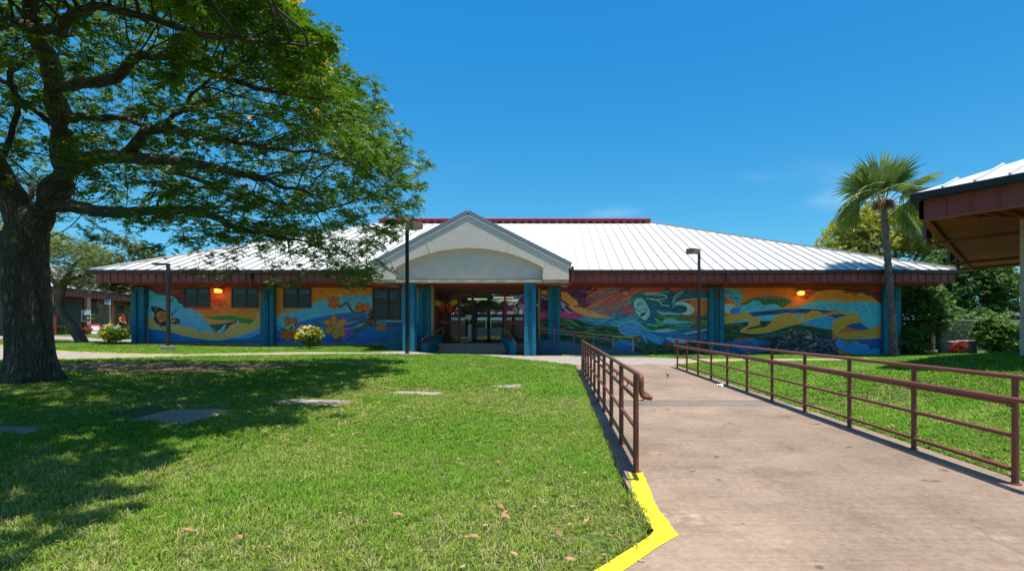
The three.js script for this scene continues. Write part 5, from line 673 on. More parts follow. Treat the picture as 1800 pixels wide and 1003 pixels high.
{ const d = F * EYE / (679 - CY), g = new THREE.PlaneGeometry(0.16, 0.11, 6, 4), p = g.attributes.position; for (let i = 0; i < p.count; i++) p.setZ(i, 0.03 + 0.03 * Math.sin(i * 2.3) + 0.02 * Math.cos(i * 1.1)); g.rotateX(-Math.PI / 2); g.computeVertexNormals(); g.translate(XA(1267, d), 0.004, -d); single('paper_scrap', 'crumpled white paper scrap lying on the concrete path', 'litter', g, std({ color: lin(0.75, 0.75, 0.72), side: THREE.DoubleSide })); }
const linkTex = dataTex(128, 128, (u, v) => { const f = (t) => ((t * 8) % 1) < 0.07 ? 1 : 0, k = Math.max(f(u + v), f(u - v + 4)); return [k, k, k]; });
// ---------------------------------------------------------------- yard behind the palm: fence, bins, far house
{
  const y0 = (x, d) => terrain(x, d), f = thing('chain_link_fence', 'dark chain link fence with top rail behind the concrete bins', 'fence', [0, 0, 0]), d = 33, xa = XA(1655, d), xb = XA(1900, d), yt = YA(563, d);
  mesh('top_rail', cyl(0.03, 0.03, V(xa, yt, -d), V(xb, yt, -d), 8), std({ color: lin(0.3, 0.3, 0.29), metalness: 0.6, roughness: 0.4 }), f); for (let i = 0; i < 5; i++) mesh('post', cyl(0.035, 0.035, V(lerp(xa, xb, i / 4), -0.1, -d), V(lerp(xa, xb, i / 4), yt + 0.06, -d), 8), M.bronze, f);
  mesh('mesh_panel', quadGeo([[V(xa, 0.05, -d + 0.03), V(xb, 0.05, -d + 0.03), V(xb, yt, -d + 0.03), V(xa, yt, -d + 0.03)]]), std({ color: lin(0.16, 0.16, 0.155), roughness: 0.6, alphaMap: rep(linkTex, 2), alphaTest: 0.5, side: THREE.DoubleSide }), f);
  const bin = (a, b, t, s, lab) => { const dd = 31, x0 = XA(a, dd), x1 = XA(b, dd), y1 = YA(t, dd), yb = -0.05, o = thing('concrete_bin', lab, 'bin', [(x0 + x1) / 2, yb, -dd], s, 'round concrete bins by the fence'), r = (x1 - x0) / 2; mesh('drum', new THREE.LatheGeometry([[0.02, 0], [r * 0.86, 0], [r * 0.92, 0.1], [r * 0.95, y1 - yb - 0.14], [r * 0.9, y1 - yb - 0.12]].map(([p, q]) => new THREE.Vector2(p, q)), 28), M.concrete_dark, o); mesh('rim', new THREE.TorusGeometry(r * 0.93, 0.055, 8, 28).rotateX(Math.PI / 2).translate(0, y1 - yb - 0.09, 0), M.concrete, o); };
  bin(1651, 1682, 598, 0, 'round grey concrete bin next to the plumeria shrub'); bin(1685, 1716, 597, 0.3, 'round grey concrete bin beside the red leaved plant');
  const h = thing('far_house', 'dark brown gabled house with pale roof edge behind the fence', 'house', [0, 0, 0]), D = 46; const X = (p) => XA(p, D), Y = (p) => YA(p, D);
  mesh('wall', extr([[X(1690), -0.5], [X(1960), -0.5], [X(1960), Y(600)], [X(1742), Y(545)], [X(1690), Y(560)]], D, D + 6), std({ color: lin(0.085, 0.055, 0.042), map: rep(TEX.mottle, 1) }), h); mesh('roof', [bar(V(X(1738), Y(541), -D + 0.2), V(X(1960), Y(597), -D + 0.2), 0.5, 0.22), bar(V(X(1745), Y(541), -D + 0.2), V(X(1686), Y(558), -D + 0.2), 0.5, 0.22)], std({ color: lin(0.42, 0.42, 0.4) }), h); mesh('window', bx(X(1729), X(1738), Y(572), Y(551), D - 0.05, D + 0.02), std({ color: lin(0.5, 0.6, 0.7), roughness: 0.3 }), h);
}
// the white-walled building across the lawn, behind the camera: it shows only as a reflection in the glass doors
{
  const b = thing('opposite_building', 'white walled building with red eave mirrored in the glass doors', 'building', [0, 0, 0]);
  mesh('wall', bx(-26, 16, -0.3, 2.7, -27.3, -27), M.white, b); mesh('fascia', bx(-27, 17, 3.2, 3.7, -25.8, -25.5), M.ridge_red, b); mesh('roof', quadGeo([[V(17, 3.7, 25.5), V(-27, 3.7, 25.5), V(-27, 6.5, 33), V(17, 6.5, 33)]]), M.white_roof, b); mesh('soffit', bx(-27, 17, 3.15, 3.19, -27.3, -25.52), M.red_wood, b);
  for (const x of [-22, -15, -8, -1, 6, 13]) mesh('column', bx(x, x + 0.5, -0.3, 3.15, -26.4, -25.9), M.red_wood, b);
}
// ---------------------------------------------------------------- foliage helpers
function instanced(name, geo, mat, mats, cols, parent) {
  const m = new THREE.InstancedMesh(geo, mat, mats.length); mats.forEach((x, i) => m.setMatrixAt(i, x)); if (cols) cols.forEach((c, i) => m.setColorAt(i, c)); m.name = name; m.castShadow = m.receiveShadow = true; m.userData = { kind: 'stuff' }; (parent ?? scene).add(m); return m;
}
const leafQuad = (L, w, fold = 0.12) => [[0, 0, 0], [L * 0.45, -fold * w, w / 2], [L, 0, 0], [L * 0.45, -fold * w, -w / 2]];
function sprayGeo(leaves) {                                       // leaves: [[matrix, L, w], ...] -> little folded leaves in one geometry
  const pos = [], idx = []; const v = new THREE.Vector3();
  for (const [m, L, w] of leaves) { const o = pos.length / 3; for (const p of leafQuad(L, w)) { v.set(...p).applyMatrix4(m); pos.push(v.x, v.y, v.z); } idx.push(o, o + 1, o + 2, o, o + 2, o + 3); }
  const g = new THREE.BufferGeometry(); g.setAttribute('position', new THREE.Float32BufferAttribute(pos, 3)); g.setAttribute('uv', new THREE.Float32BufferAttribute(new Float32Array(pos.length / 3 * 2), 2)); g.setIndex(idx); const h = g.toNonIndexed(); h.computeVertexNormals(); return h;
}
const mat4 = (p, rx, ry, rz, s = 1) => new THREE.Matrix4().compose(p, new THREE.Quaternion().setFromEuler(new THREE.Euler(rx, ry, rz, 'YXZ')), V(s, s, s));
function pinnate(n, L, lw, ll) { const a = []; for (let i = 0; i < n; i++) { const x = L * (0.15 + 0.85 * i / n); for (const k of [-1, 1]) a.push([mat4(V(x, -0.25 * x * x / L, 0), rr(-0.3, 0.3), -k * rr(0.9, 1.25), rr(-0.45, 0.1)), ll * rr(0.75, 1.15) * (0.7 + 0.6 * Math.sin(Math.PI * (i + 0.6) / n)), lw * rr(0.8, 1.15)]); } a.push([mat4(V(L, -0.25 * L, 0), 0, rr(-0.3, 0.3), -0.4), ll, lw]); return sprayGeo(a); }
function rosette(n, L, w, up) { const a = []; for (let i = 0; i < n; i++) a.push([mat4(V(0, i * 0.004, 0), rr(-0.5, 0.5), i * 2.4 + rr(-0.3, 0.3), rr(up - 0.5, up + 0.4)), L * rr(0.7, 1.15), w * rr(0.8, 1.2)]); return sprayGeo(a); }
const catmull = (pts, step) => { const c = new THREE.CatmullRomCurve3(pts, false, 'catmullrom', 0.5); return c.getSpacedPoints(Math.max(2, Math.round(c.getLength() / step))); };
// ---------------------------------------------------------------- the big shade tree
const bigTree = { nodes: [] };
{
  seed(77); const N = bigTree.nodes, add = (p, par) => { N.push({ p, par, kids: 0, a: 0, min: 0 }); if (par >= 0) N[par].kids++; return N.length - 1; };
  const limbIds = [];
  const addLimb = (pts, fromLimb, fromIdx, wig = 0.07) => {
    const P = pts.map((q) => U(...q)), start = fromLimb === null ? null : limbIds[fromLimb][Math.min(limbIds[fromLimb].length - 1, fromIdx)];
    const all = start === null ? P : [N[start].p.clone(), ...P], s = catmull(all, 0.28), ids = start === null ? [add(s[0], -1)] : [start];
    for (let i = 1; i < s.length; i++) { const w = i < s.length - 1 ? wig : 0; ids.push(add(s[i].add(V(rr(-w, w), rr(-w, w), rr(-w, w))), ids[i - 1])); }
    limbIds.push(ids); return limbIds.length - 1;
  };
  const near = (li, px, py) => { let b = 0, bd = 1e9; limbIds[li].forEach((id, i) => { const p = N[id].p, dx = CX + p.x * F / -p.z - px, dy = CY - (p.y - EYE) * F / -p.z - py, q = dx * dx + dy * dy; if (q < bd) { bd = q; b = i; } }); return b; };
  const TD = 12.66;
  const tr = addLimb([[52, 690, TD], [50, 620, TD], [46, 540, TD], [42, 470, TD], [46, 410, TD]], null, 0, 0.01);
  const R1 = addLimb([[80, 360, TD], [108, 310, TD - 0.1], [112, 255, TD - 0.2], [100, 190, TD - 0.4], [88, 120, TD - 0.8], [62, 60, TD - 1.4], [50, -30, TD - 1.8], [60, -130, TD - 1.5]], tr, 99, 0.03);
  const L1 = addLimb([[18, 345, TD - 0.2], [-6, 300, TD - 0.5], [-60, 230, TD - 1.2], [-150, 160, TD - 2], [-260, 90, TD - 2.6]], tr, 99, 0.03);
  const a1 = addLimb([[120, 362, TD - 0.2], [160, 369, TD - 0.5], [250, 372, TD - 1.1], [345, 370, TD - 1.8], [402, 394, TD - 2.3], [470, 412, TD - 2.8], [540, 425, TD - 3.2]], R1, near(R1, 82, 358), 0.03);
  const b1 = addLimb([[150, 283, TD - 0.4], [209, 276, TD - 0.9], [260, 277, TD - 1.4], [330, 286, TD - 1.9], [400, 299, TD - 2.4], [470, 318, TD - 2.9], [560, 345, TD - 3.5]], R1, near(R1, 110, 300), 0.03);
  const c1 = addLimb([[240, 252, TD - 1.4], [270, 226, TD - 1.9], [320, 232, TD - 2.4], [400, 246, TD - 3], [480, 262, TD - 3.4], [570, 270, TD - 3.8]], b1, near(b1, 215, 276), 0.03);
  const d1 = addLimb([[130, 148, TD - 1], [200, 138, TD - 1.8], [222, 115, TD - 2.2], [245, 98, TD - 2.6], [330, 108, TD - 3.2], [400, 140, TD - 3.7], [480, 158, TD - 4.1], [570, 175, TD - 4.4]], R1, near(R1, 95, 160), 0.03);
  const e1 = addLimb([[112, 210, TD - 0.3], [160, 206, TD - 0.6], [225, 208, TD - 1.2], [270, 222, TD - 1.3], [320, 190, TD - 1.9], [340, 160, TD - 2.3], [400, 120, TD - 2.8]], R1, near(R1, 112, 220), 0.04);
  const f1 = addLimb([[-60, 60, TD - 2.6], [0, 40, TD - 3.2], [60, 50, TD - 3.7], [105, 55, TD - 4.1], [125, 22, TD - 4.4], [190, 14, TD - 4.8], [290, 42, TD - 5], [380, 60, TD - 5.2], [470, 72, TD - 5.4], [540, 80, TD - 5.4]], L1, near(L1, -60, 230), 0.04);
  addLimb([[20, 150, TD - 0.8], [40, 110, TD - 0.4], [90, 70, TD + 0.6], [180, 60, TD + 1.4], [300, 90, TD + 2]], R1, near(R1, 112, 255), 0.05);
  addLimb([[30, 170, TD - 0.6], [-20, 130, TD - 0.8], [-90, 60, TD - 0.6]], L1, near(L1, 0, 310), 0.04);
  addLimb([[180, 265, TD + 1.2], [260, 290, TD + 2.4], [360, 320, TD + 3.6], [460, 350, TD + 4.6], [540, 372, TD + 5.2]], R1, near(R1, 108, 280), 0.05);
  addLimb([[60, 330, TD + 1], [90, 345, TD + 2.5], [160, 370, TD + 4.2], [250, 392, TD + 5.5]], tr, 99, 0.05);
  addLimb([[330, 330, TD - 2.4], [420, 350, TD - 2.9], [500, 380, TD - 3.2]], a1, near(a1, 250, 372), 0.04);
  addLimb([[470, 200, TD - 4.2], [560, 230, TD - 4.6], [640, 262, TD - 4.4]], c1, near(c1, 400, 246), 0.04);
  addLimb([[-40, 330, TD - 2], [-120, 300, TD - 4], [-160, 240, TD - 6]], L1, near(L1, -6, 300), 0.04);
  // attraction points fill an umbrella shaped shell; then the twigs grow towards them
  const CXc = -12.2, CDc = 11.6, RA = 9.0, att = [];
  const inCrown = (x, y, d) => {
    const ex_ = 5, ddx = (x - CXc) * lerp(0.95, 1.065, sstep(5, 8, d)), ddz = (d - CDc) * (d > CDc ? lerp(1.3, 1.0, sstep(-10, -6, x)) : 0.78), rho = (Math.abs(ddx) ** ex_ + Math.abs(ddz) ** ex_) ** (1 / ex_) / RA, bump = 0.22 * fbm2(x * 0.3 + y * 0.42 + 2, d * 0.35 + y * 0.5) + 0.1 * fbm2(x * 0.9, d * 0.9 + y), q = rho + bump;
    const top = 4.3 + 5.4 * Math.sqrt(Math.max(0, 1 - q * q * q)), low = lerp(5.6, lerp(4.6, 2.95, sstep(0.45, 0.72, q)) + 2.6 * sstep(0.74, 0.95, q), sstep(5.8, 8.6, d)) + fbm2(x * 0.8 + 5, d * 0.8) * 1.1;
    if (q > 1 || y > top || y < low || (y < 4.1 && x > -4 - (4.1 - y) * 0.8)) return 0;
    const depth = Math.min(top - y, (1 - q) * RA * 1.3); const w = depth < 1.15 ? 1 : y < low + 0.7 && q > 0.55 && d > 7.5 && x > -11.5 ? 0.75 : depth < 2 ? 0.16 : 0.02; return w * (d > 13 ? 0.6 : 1) * (x < -7.5 && d > 8 ? 0.6 : 1);
  };
  while (att.length < 13000) { const x = rr(-20, -2), d = rr(0.9, 21), y = rr(2.6, 9.8); if (x < -1.15 * d - 3 && rand() < 0.75) continue; if (rand() < inCrown(x, y, d) * (0.55 + 0.9 * sstep(-0.25, 0.3, fbm2(x * 0.7, d * 0.7 + y)))) att.push({ p: V(x, y, -d), n: -1, q: 1e9, on: true }); }
  const upd = (from) => { for (const a of att) { if (!a.on) continue; for (let i = from; i < N.length; i++) { const q = N[i].p.distanceToSquared(a.p); if (q < a.q) { a.q = q; a.n = i; } } } };
  const skip = limbIds[tr].length; upd(skip);
  for (let it = 0; it < 90; it++) {
    const pull = new Map(); let live = 0;
    for (const a of att) { if (!a.on) continue; if (a.q < 0.3 * 0.3) { a.on = false; continue; } live++; if (a.q > 49) continue; const v = a.p.clone().sub(N[a.n].p).normalize(); pull.has(a.n) ? pull.get(a.n).add(v) : pull.set(a.n, v); }
    if (!live || N.length > 16000) break; const from = N.length;
    for (const [i, v] of pull) { if (N[i].kids > 4) continue; const par = N[i].par >= 0 ? N[i].p.clone().sub(N[N[i].par].p).normalize() : V(0, 1, 0); const dir = v.normalize().addScaledVector(par, 0.55).add(V(rr(-0.3, 0.3), rr(-0.25, 0.25), rr(-0.3, 0.3))).normalize(); add(N[i].p.clone().addScaledVector(dir, 0.24), i); }
    upd(from);
  }
  for (let i = N.length - 1; i >= 0; i--) { const n = N[i]; n.a = Math.max(n.a, 0.0055 ** 2.25); n.r = n.a ** (1 / 2.25); if (n.par >= 0) N[n.par].a += n.a; }
  // photographed thickness of trunk and main limbs
  const setR = (li, r0, r1) => limbIds[li].forEach((id, i, L) => { const r = lerp(r0, r1, i / (L.length - 1)); N[id].r = Math.max(N[id].r * 0.6, r); });
  setR(L1, 0.34, 0.08); setR(R1, 0.36, 0.06); setR(a1, 0.16, 0.02); setR(b1, 0.18, 0.02); setR(c1, 0.13, 0.018); setR(d1, 0.14, 0.018); setR(e1, 0.10, 0.015); setR(f1, 0.15, 0.018);
  limbIds[tr].forEach((id, i, L) => { const t = i / (L.length - 1); N[id].r = lerp(0.43, 0.42, t) + 0.1 * Math.exp(-t * 9); });
  const o = thing('shade_tree', 'huge spreading shade tree with thick grey brown trunk and wide dark limbs', 'tree', [0, 0, 0]);
  // chains of nodes become tubes
  const geos = { trunk: [], limb: [], twig: [] }, started = new Set(); const kids = N.map(() => []); N.forEach((n, i) => { if (n.par >= 0) kids[n.par].push(i); });
  const walk = (i, from) => { const pts = [], rad = []; if (from >= 0) { pts.push(N[from].p); rad.push(Math.min(N[from].r, N[i].r * 1.12)); } let c = i; for (;;) { pts.push(N[c].p); rad.push(N[c].r); const k = kids[c]; if (!k.length) break; let best = k[0]; for (const q of k) if (N[q].r > N[best].r) best = q; for (const q of k) if (q !== best) stack.push([q, c]); c = best; } if (pts.length < 2) return; const R = Math.max(...rad); (R > 0.09 ? geos.limb : geos.twig).push(limb(pts, rad.map((r, j) => j === rad.length - 1 ? r * 0.5 : r), R > 0.2 ? 14 : R > 0.06 ? 8 : R > 0.02 ? 5 : 4)); };
  const stack = []; const trunkTop = limbIds[tr].at(-1);
  { const pts = limbIds[tr].map((i) => N[i].p), base = terrain(pts[0].x, -pts[0].z); const rad = limbIds[tr].map((i, k) => { const h = N[i].p.y - base; return (a) => N[i].r * (1 + 0.05 * Math.sin(a * 3 + h) + 0.03 * Math.sin(a * 7 + 2 * h)) + (h < 0.9 ? (0.9 - h) ** 2 * (0.07 + 0.12 * Math.max(0, Math.sin(a * 5 + 1)) + 0.08 * Math.max(0, Math.sin(a * 3))) : 0); }); const cap = new THREE.SphereGeometry(0.415, 28, 18); cap.scale(1, 0.8, 1); cap.translate(pts.at(-1).x, pts.at(-1).y, pts.at(-1).z); mesh('trunk', [limb(pts, rad, 44), cap], M.bark, o); }
  for (const q of kids[trunkTop]) stack.push([q, trunkTop]); for (const id of limbIds[tr].slice(0, -1)) for (const q of kids[id]) if (!limbIds[tr].includes(q)) stack.push([q, id]);
  while (stack.length) { const [i, f] = stack.pop(); walk(i, f); }
  geos.limb.forEach((g) => mesh('limb', g, M.bark, o)); const tw = mesh('twigs', merge(geos.twig), std({ color: lin(0.055, 0.04, 0.03), roughness: 0.95 }), o); tw.userData.kind = 'stuff';
  // leaves
  const variants = [0, 1, 2].map(() => pinnate(4, 0.15, 0.044, 0.066)), mats = [[], [], []], cols = [[], [], []];
  N.forEach((n, i) => {
    if (n.r > 0.0125 || n.par < 0 || n.p.y < 2.6) return; const tip = !kids[i].length, dir = n.p.clone().sub(N[n.par].p), yaw = Math.atan2(-dir.z, dir.x), cnt = tip ? 12 : rand() < 0.6 ? 6 : 4;
    if (n.p.x < 1.15 * n.p.z - 3.2 && rand() < 0.5) return;
    const front = n.p.z > -8 && n.p.y > 5; for (let k = 0; k < cnt * (front ? 2 : 1); k++) { const v = Math.floor(rand() * 3), p = n.p.clone().add(V(rr(-0.15, 0.15), rr(-0.07, 0.12), rr(-0.15, 0.15))); mats[v].push(mat4(p, rr(-0.5, 0.5), yaw + rr(-1.9, 1.9), rr(-0.5, 0.45), rr(0.75, 1.25) * (front ? 1.2 : 1))); const c = new THREE.Color(); const t = rand(); c.setRGB(lerp(0.75, 1.5, t * t), lerp(0.8, 1.25, t), lerp(0.7, 1.0, rand())); if (rand() < 0.012) c.setRGB(6.5, 2.6, 9); cols[v].push(c); }  // extra, larger leaves added in the high front crown to deepen its shadow
  });
  const crown = new THREE.Group(); crown.name = 'crown'; o.add(crown); variants.forEach((g, i) => instanced('leaves', g, leafMat(0.125, 0.23, 0.012, 0.48), mats[i], cols[i], crown));
  console.log('big tree nodes', N.length, 'sprays', mats.flat().length);
}
// ---------------------------------------------------------------- simple tree / shrub builder
function bush(o, centre, R, n, geos, mat, tone, opts = {}) {       // foliage scattered in clumps through a lumpy ellipsoid
  const clumps = []; const K = opts.clumps ?? 40; for (let i = 0; i < K; i++) { const v = V(rr(-1, 1), rr(-1, 1), rr(-1, 1)); if (v.length() > 1) { i--; continue; } v.setLength(Math.pow(v.length(), 0.45)); clumps.push(v.multiply(R).add(centre)); }
  const mats = geos.map(() => []), cols = geos.map(() => []), cr = opts.cr ?? 0.3;
  for (let i = 0; i < n; i++) { const c = clumps[Math.floor(rand() * K)], s = R.y * cr, v = V(rr(-1, 1), rr(-1, 1), rr(-1, 1)); if (v.length() > 1) { i--; continue; } v.setLength(Math.pow(v.length(), 0.4)).multiply(V(s * 1.25, s * 0.8, s * 1.25)); const p = c.clone().add(v), k = Math.floor(rand() * geos.length); if (opts.floor !== undefined && p.y < opts.floor) continue; mats[k].push(mat4(p, rr(-0.7, 0.7), rr(0, 6.28), rr(-0.6, 0.5), rr(0.7, 1.3))); cols[k].push(tone()); }
  const g = new THREE.Group(); g.name = opts.name ?? 'crown'; o.add(g); geos.forEach((q, i) => instanced('leaves', q, mat, mats[i], cols[i], g)); return clumps;
}
function limbsTo(o, base, fork, targets, r, mat = M.bark_light) { const list = [limb([base, base.clone().lerp(fork, 0.5).add(V(rr(-0.1, 0.1), 0, 0)), fork], [r * 1.3, r, r * 0.85], 9)]; targets.forEach((t) => { const m = fork.clone().lerp(t, 0.5).add(V(rr(-0.2, 0.2), rr(0, 0.3), rr(-0.2, 0.2))); list.push(limb([fork, m, t], [r * 0.55, r * 0.35, r * 0.1], 6)); }); mesh('trunk', list, mat, o); }
const tone = (a, b) => () => { const t = rand(); return new THREE.Color().setRGB(lerp(a[0], b[0], t), lerp(a[1], b[1], t), lerp(a[2], b[2], t)); };
seed(101);
const broad = [rosette(7, 0.2, 0.085, 0.25), rosette(8, 0.17, 0.07, 0.4)], fineL = [rosette(12, 0.13, 0.03, 0.2), pinnate(6, 0.24, 0.03, 0.08)], small = [rosette(9, 0.075, 0.03, 0.5), rosette(8, 0.065, 0.028, 0.7)];
{ // leaning tree by the left building
  const d = 31, gy = (px) => terrain(XA(px, d), d), o = thing('leaning_tree', 'small tree with pale bent trunk leaning over the lawn by the beige building', 'tree', [0, 0, 0]), b = U(146, 603, d); b.y = gy(146) - 0.1;
  const L = [b, U(136, 588, d), U(121, 565, d), U(106, 548, d), U(104, 532, d), U(107, 512, d), U(112, 492, d)]; mesh('trunk', [limb(catmull(L, 0.25), catmull(L, 0.25).map((_, i, a) => lerp(0.3, 0.19, i / a.length)), 12), limb([U(106, 512, d), U(90, 490, d), U(84, 466, d + 0.5)], [0.16, 0.1, 0.04], 8), limb([U(110, 500, d), U(150, 480, d), U(200, 505, d - 0.6), U(236, 512, d - 0.8)], [0.15, 0.1, 0.06, 0.02], 8), limb([U(111, 496, d), U(130, 465, d), U(150, 445, d)], [0.15, 0.09, 0.03], 8), limb([U(98, 552, d), U(88, 534, d), U(74, 512, d)], [0.1, 0.07, 0.03], 7)], M.bark_light, o);
  const tn = tone([0.85, 0.85, 0.7], [1.7, 1.5, 1.2]); bush(o, U(118, 462, d), V(2.0, 1.25, 1.8), 2600, fineL, leafMat(0.13, 0.18, 0.04), tn, { clumps: 60, cr: 0.42 }); bush(o, U(165, 488, d), V(1.5, 0.75, 1.2), 1100, fineL, leafMat(0.13, 0.18, 0.04), tn, { clumps: 30, cr: 0.5 }); bush(o, U(210, 505, d - 0.6), V(1.15, 0.35, 0.8), 600, fineL, leafMat(0.11, 0.16, 0.035), tn, { clumps: 22, cr: 0.7 });
}
{ // hedge-cut flowering shrubs in the grass strip
  const yl = leafMat(0.16, 0.26, 0.012), yel = leafMat(0.85, 0.62, 0.01, 0.25), wh = leafMat(0.75, 0.72, 0.6, 0.25);
  const shrub = (label, px, py0, py1, w, d) => { const X = XA(px, d), y0 = YA(py1, d), y1 = YA(py0, d), r = w * d / F / 2, o = thing('flowering_shrub', label, 'shrub', [X, y0, -d], 0, 'yellow flowering shrubs in the grass strip'), c = V(0, (y1 - y0) * 0.56, 0), R = V(r * 0.85, (y1 - y0) * 0.36, r * 0.8); limbsTo(o, V(0, -0.1, 0), V(0, 0.2, 0), Array.from({ length: 9 }, () => c.clone().add(V(rr(-1, 1), rr(-0.3, 0.8), rr(-1, 1)).multiply(R))), 0.05); bush(o, c, R, 1500, small, yl, tone([0.6, 0.7, 0.8], [1.3, 1.2, 1]), { clumps: 60, cr: 0.42, name: 'foliage' }); bush(o, c.clone().add(V(0, 0.05, 0.02)), R.clone().multiplyScalar(1.08), 420, small, yel, tone([0.8, 0.85, 1], [1.1, 1.1, 1]), { clumps: 70, cr: 0.25, name: 'blossom' }); bush(o, c.clone().add(V(0, 0.08, 0.02)), R.clone().multiplyScalar(1.12), 150, small, wh, tone([0.9, 0.9, 0.9], [1.1, 1.1, 1.1]), { clumps: 60, cr: 0.2, name: 'blossom' }); };
  shrub('round yellow and white flowering shrub near the teal corner pilaster', 203, 571, 606, 46, 29); shrub('small yellow flowering shrub on a bare stem before the orange flower mural', 543, 574, 614, 44, 27.4);
}
{ // fan palm in front of the mural
  seed(55); const d = 28.35, o = thing('fan_palm', 'tall fan palm with grey ringed trunk and ragged green fan leaves', 'palm', [0, 0, 0]); const L = [U(1571, 634, d), U(1570.5, 600, d), U(1567, 540, d), U(1562, 470, d), U(1557, 410, d), U(1554, 362, d)], P = catmull(L, 0.08);
  mesh('trunk', limb(P, P.map((p, i, a) => { const t = i / a.length; return lerp(0.215, 0.15, t) + 0.1 * Math.exp(-t * 22) + 0.012 * Math.sin(i * 1.7); }), 16), std({ color: lin(0.36, 0.32, 0.29), roughness: 0.95, map: rep(TEX.barkCol, 1, 0.5), bumpMap: rep(TEX.bark, 1, 2), bumpScale: 0.02 }), o);
  const top = U(1553, 357, d), fr = leafMat(0.13, 0.205, 0.03, 0.4), dry = leafMat(0.20, 0.13, 0.06, 0.2), stem = std({ color: lin(0.22, 0.20, 0.07) });
  const frond = (az, el, Ls, Rf, droop, mat, twist) => {
    const dir = V(Math.cos(az) * Math.cos(el), Math.sin(el), Math.sin(az) * Math.cos(el)), hub = top.clone().addScaledVector(dir, Ls).add(V(0, -droop * 0.35, 0)), m = top.clone().addScaledVector(dir, Ls * 0.55).add(V(0, 0.03, 0)), f = new THREE.Group(); f.name = 'frond'; o.add(f);
    mesh('stalk', limb([top.clone().add(V(dir.x * 0.1, -0.1, dir.z * 0.1)), m, hub], [0.035, 0.025, 0.018], 5), stem, f);
    const out = hub.clone().sub(m).normalize(), side = V(0, 1, 0).cross(out).normalize().applyAxisAngle(out, twist), up = out.clone().cross(side).normalize(), n = 30, pos = [];
    for (let i = 0; i < n; i++) { const a = lerp(-1.75, 1.75, (i + 0.5) / n), w = 3.5 / n / 2 * 1.02, Lr = Rf * (0.78 + 0.3 * Math.cos(a * 0.75)) * (rand() < 0.12 ? rr(0.45, 0.7) : rr(0.85, 1.1)), pt = (ang, r, lift) => hub.clone().addScaledVector(out, Math.cos(ang) * r).addScaledVector(side, Math.sin(ang) * r).addScaledVector(up, lift - 0.05 * Math.abs(a) * r).add(V(0.16 * (r / Rf) ** 2, -droop * (r / Rf) ** 2.2, 0)); const f1 = 0.025 * (i % 2 ? 1 : -1), mid = Lr * 0.58; const h = hub, A = pt(a - w, mid, 0), B_ = pt(a, mid, 0.05), C_ = pt(a + w, mid, 0), t = pt(a + rr(-0.03, 0.03), Lr, -rr(0, 0.12)); for (const tri of [[h, A, B_], [h, B_, C_], [A, t, B_], [B_, t, C_]]) for (const p of tri) pos.push(p.x, p.y, p.z); }
    const g = new THREE.BufferGeometry(); g.setAttribute('position', new THREE.Float32BufferAttribute(pos, 3)); g.setAttribute('uv', new THREE.Float32BufferAttribute(new Float32Array(pos.length / 3 * 2), 2)); g.computeVertexNormals(); mesh('blade', g, mat, f);
  };
  const fl = [[-2.2, 1.1, 1.1, 1.75, 0.1, 0.3], [-0.9, 1.05, 1.15, 1.8, 0.1, -0.3], [1.2, 1.2, 1.1, 1.7, 0.1, 0.2], [-1.5, 1.35, 1.2, 1.7, 0, 0], [-2.9, 0.75, 1.2, 1.6, 0.35, 0.4], [0.1, 0.72, 1.35, 1.75, 0.3, -0.4], [2.6, 0.7, 1.1, 1.3, 0.35, 0.2], [3.05, 0.3, 1.3, 1.7, 0.6, 0.3], [-3.0, 0.08, 1.35, 1.65, 0.8, 0.5], [0.2, 0.4, 1.4, 1.8, 0.4, -0.5], [-0.2, 0.2, 1.3, 1.6, 0.55, -0.3], [1.6, 0.75, 1.0, 1.2, 0.3, 0], [-1.1, 1.3, 1.15, 1.95, 0, 0.2], [-2.1, 1.25, 1.1, 1.9, 0.05, -0.2], [0.5, -0.1, 1.0, 1.4, 0.9, -0.2], [3.1, 0.9, 1.1, 1.6, 0.2, 0.3], [0.0, 1.15, 1.1, 1.7, 0.1, -0.2], [-1.7, 0.85, 1.0, 1.5, 0.3, 0]];
  fl.forEach((a, i) => frond(a[0] + rr(-0.15, 0.15), a[1] + rr(-0.08, 0.08), a[2] * rr(0.9, 1.1), a[3] * rr(0.9, 1.12), a[4] * rr(0.7, 1.2), fr, a[5] + rr(-0.3, 0.3)));
  const hairs = []; for (let i = 0; i < 260; i++) { const a = rr(0, 6.28), e = rr(-0.4, 0.7); hairs.push(limb([top.clone().add(V(Math.cos(a) * 0.12, rr(-0.25, 0.1), Math.sin(a) * 0.12)), top.clone().add(V(Math.cos(a) * 0.35, rr(-0.3, 0.2), Math.sin(a) * 0.35)), top.clone().add(V(Math.cos(a) * rr(0.45, 0.62), rr(-0.5, 0.1), Math.sin(a) * rr(0.45, 0.62)))], [0.022, 0.016, 0.006], 3)); } const hm = mesh('leaf_bases', hairs, std({ color: lin(0.17, 0.10, 0.05), roughness: 1 }), o); hm.userData.kind = 'stuff';
}
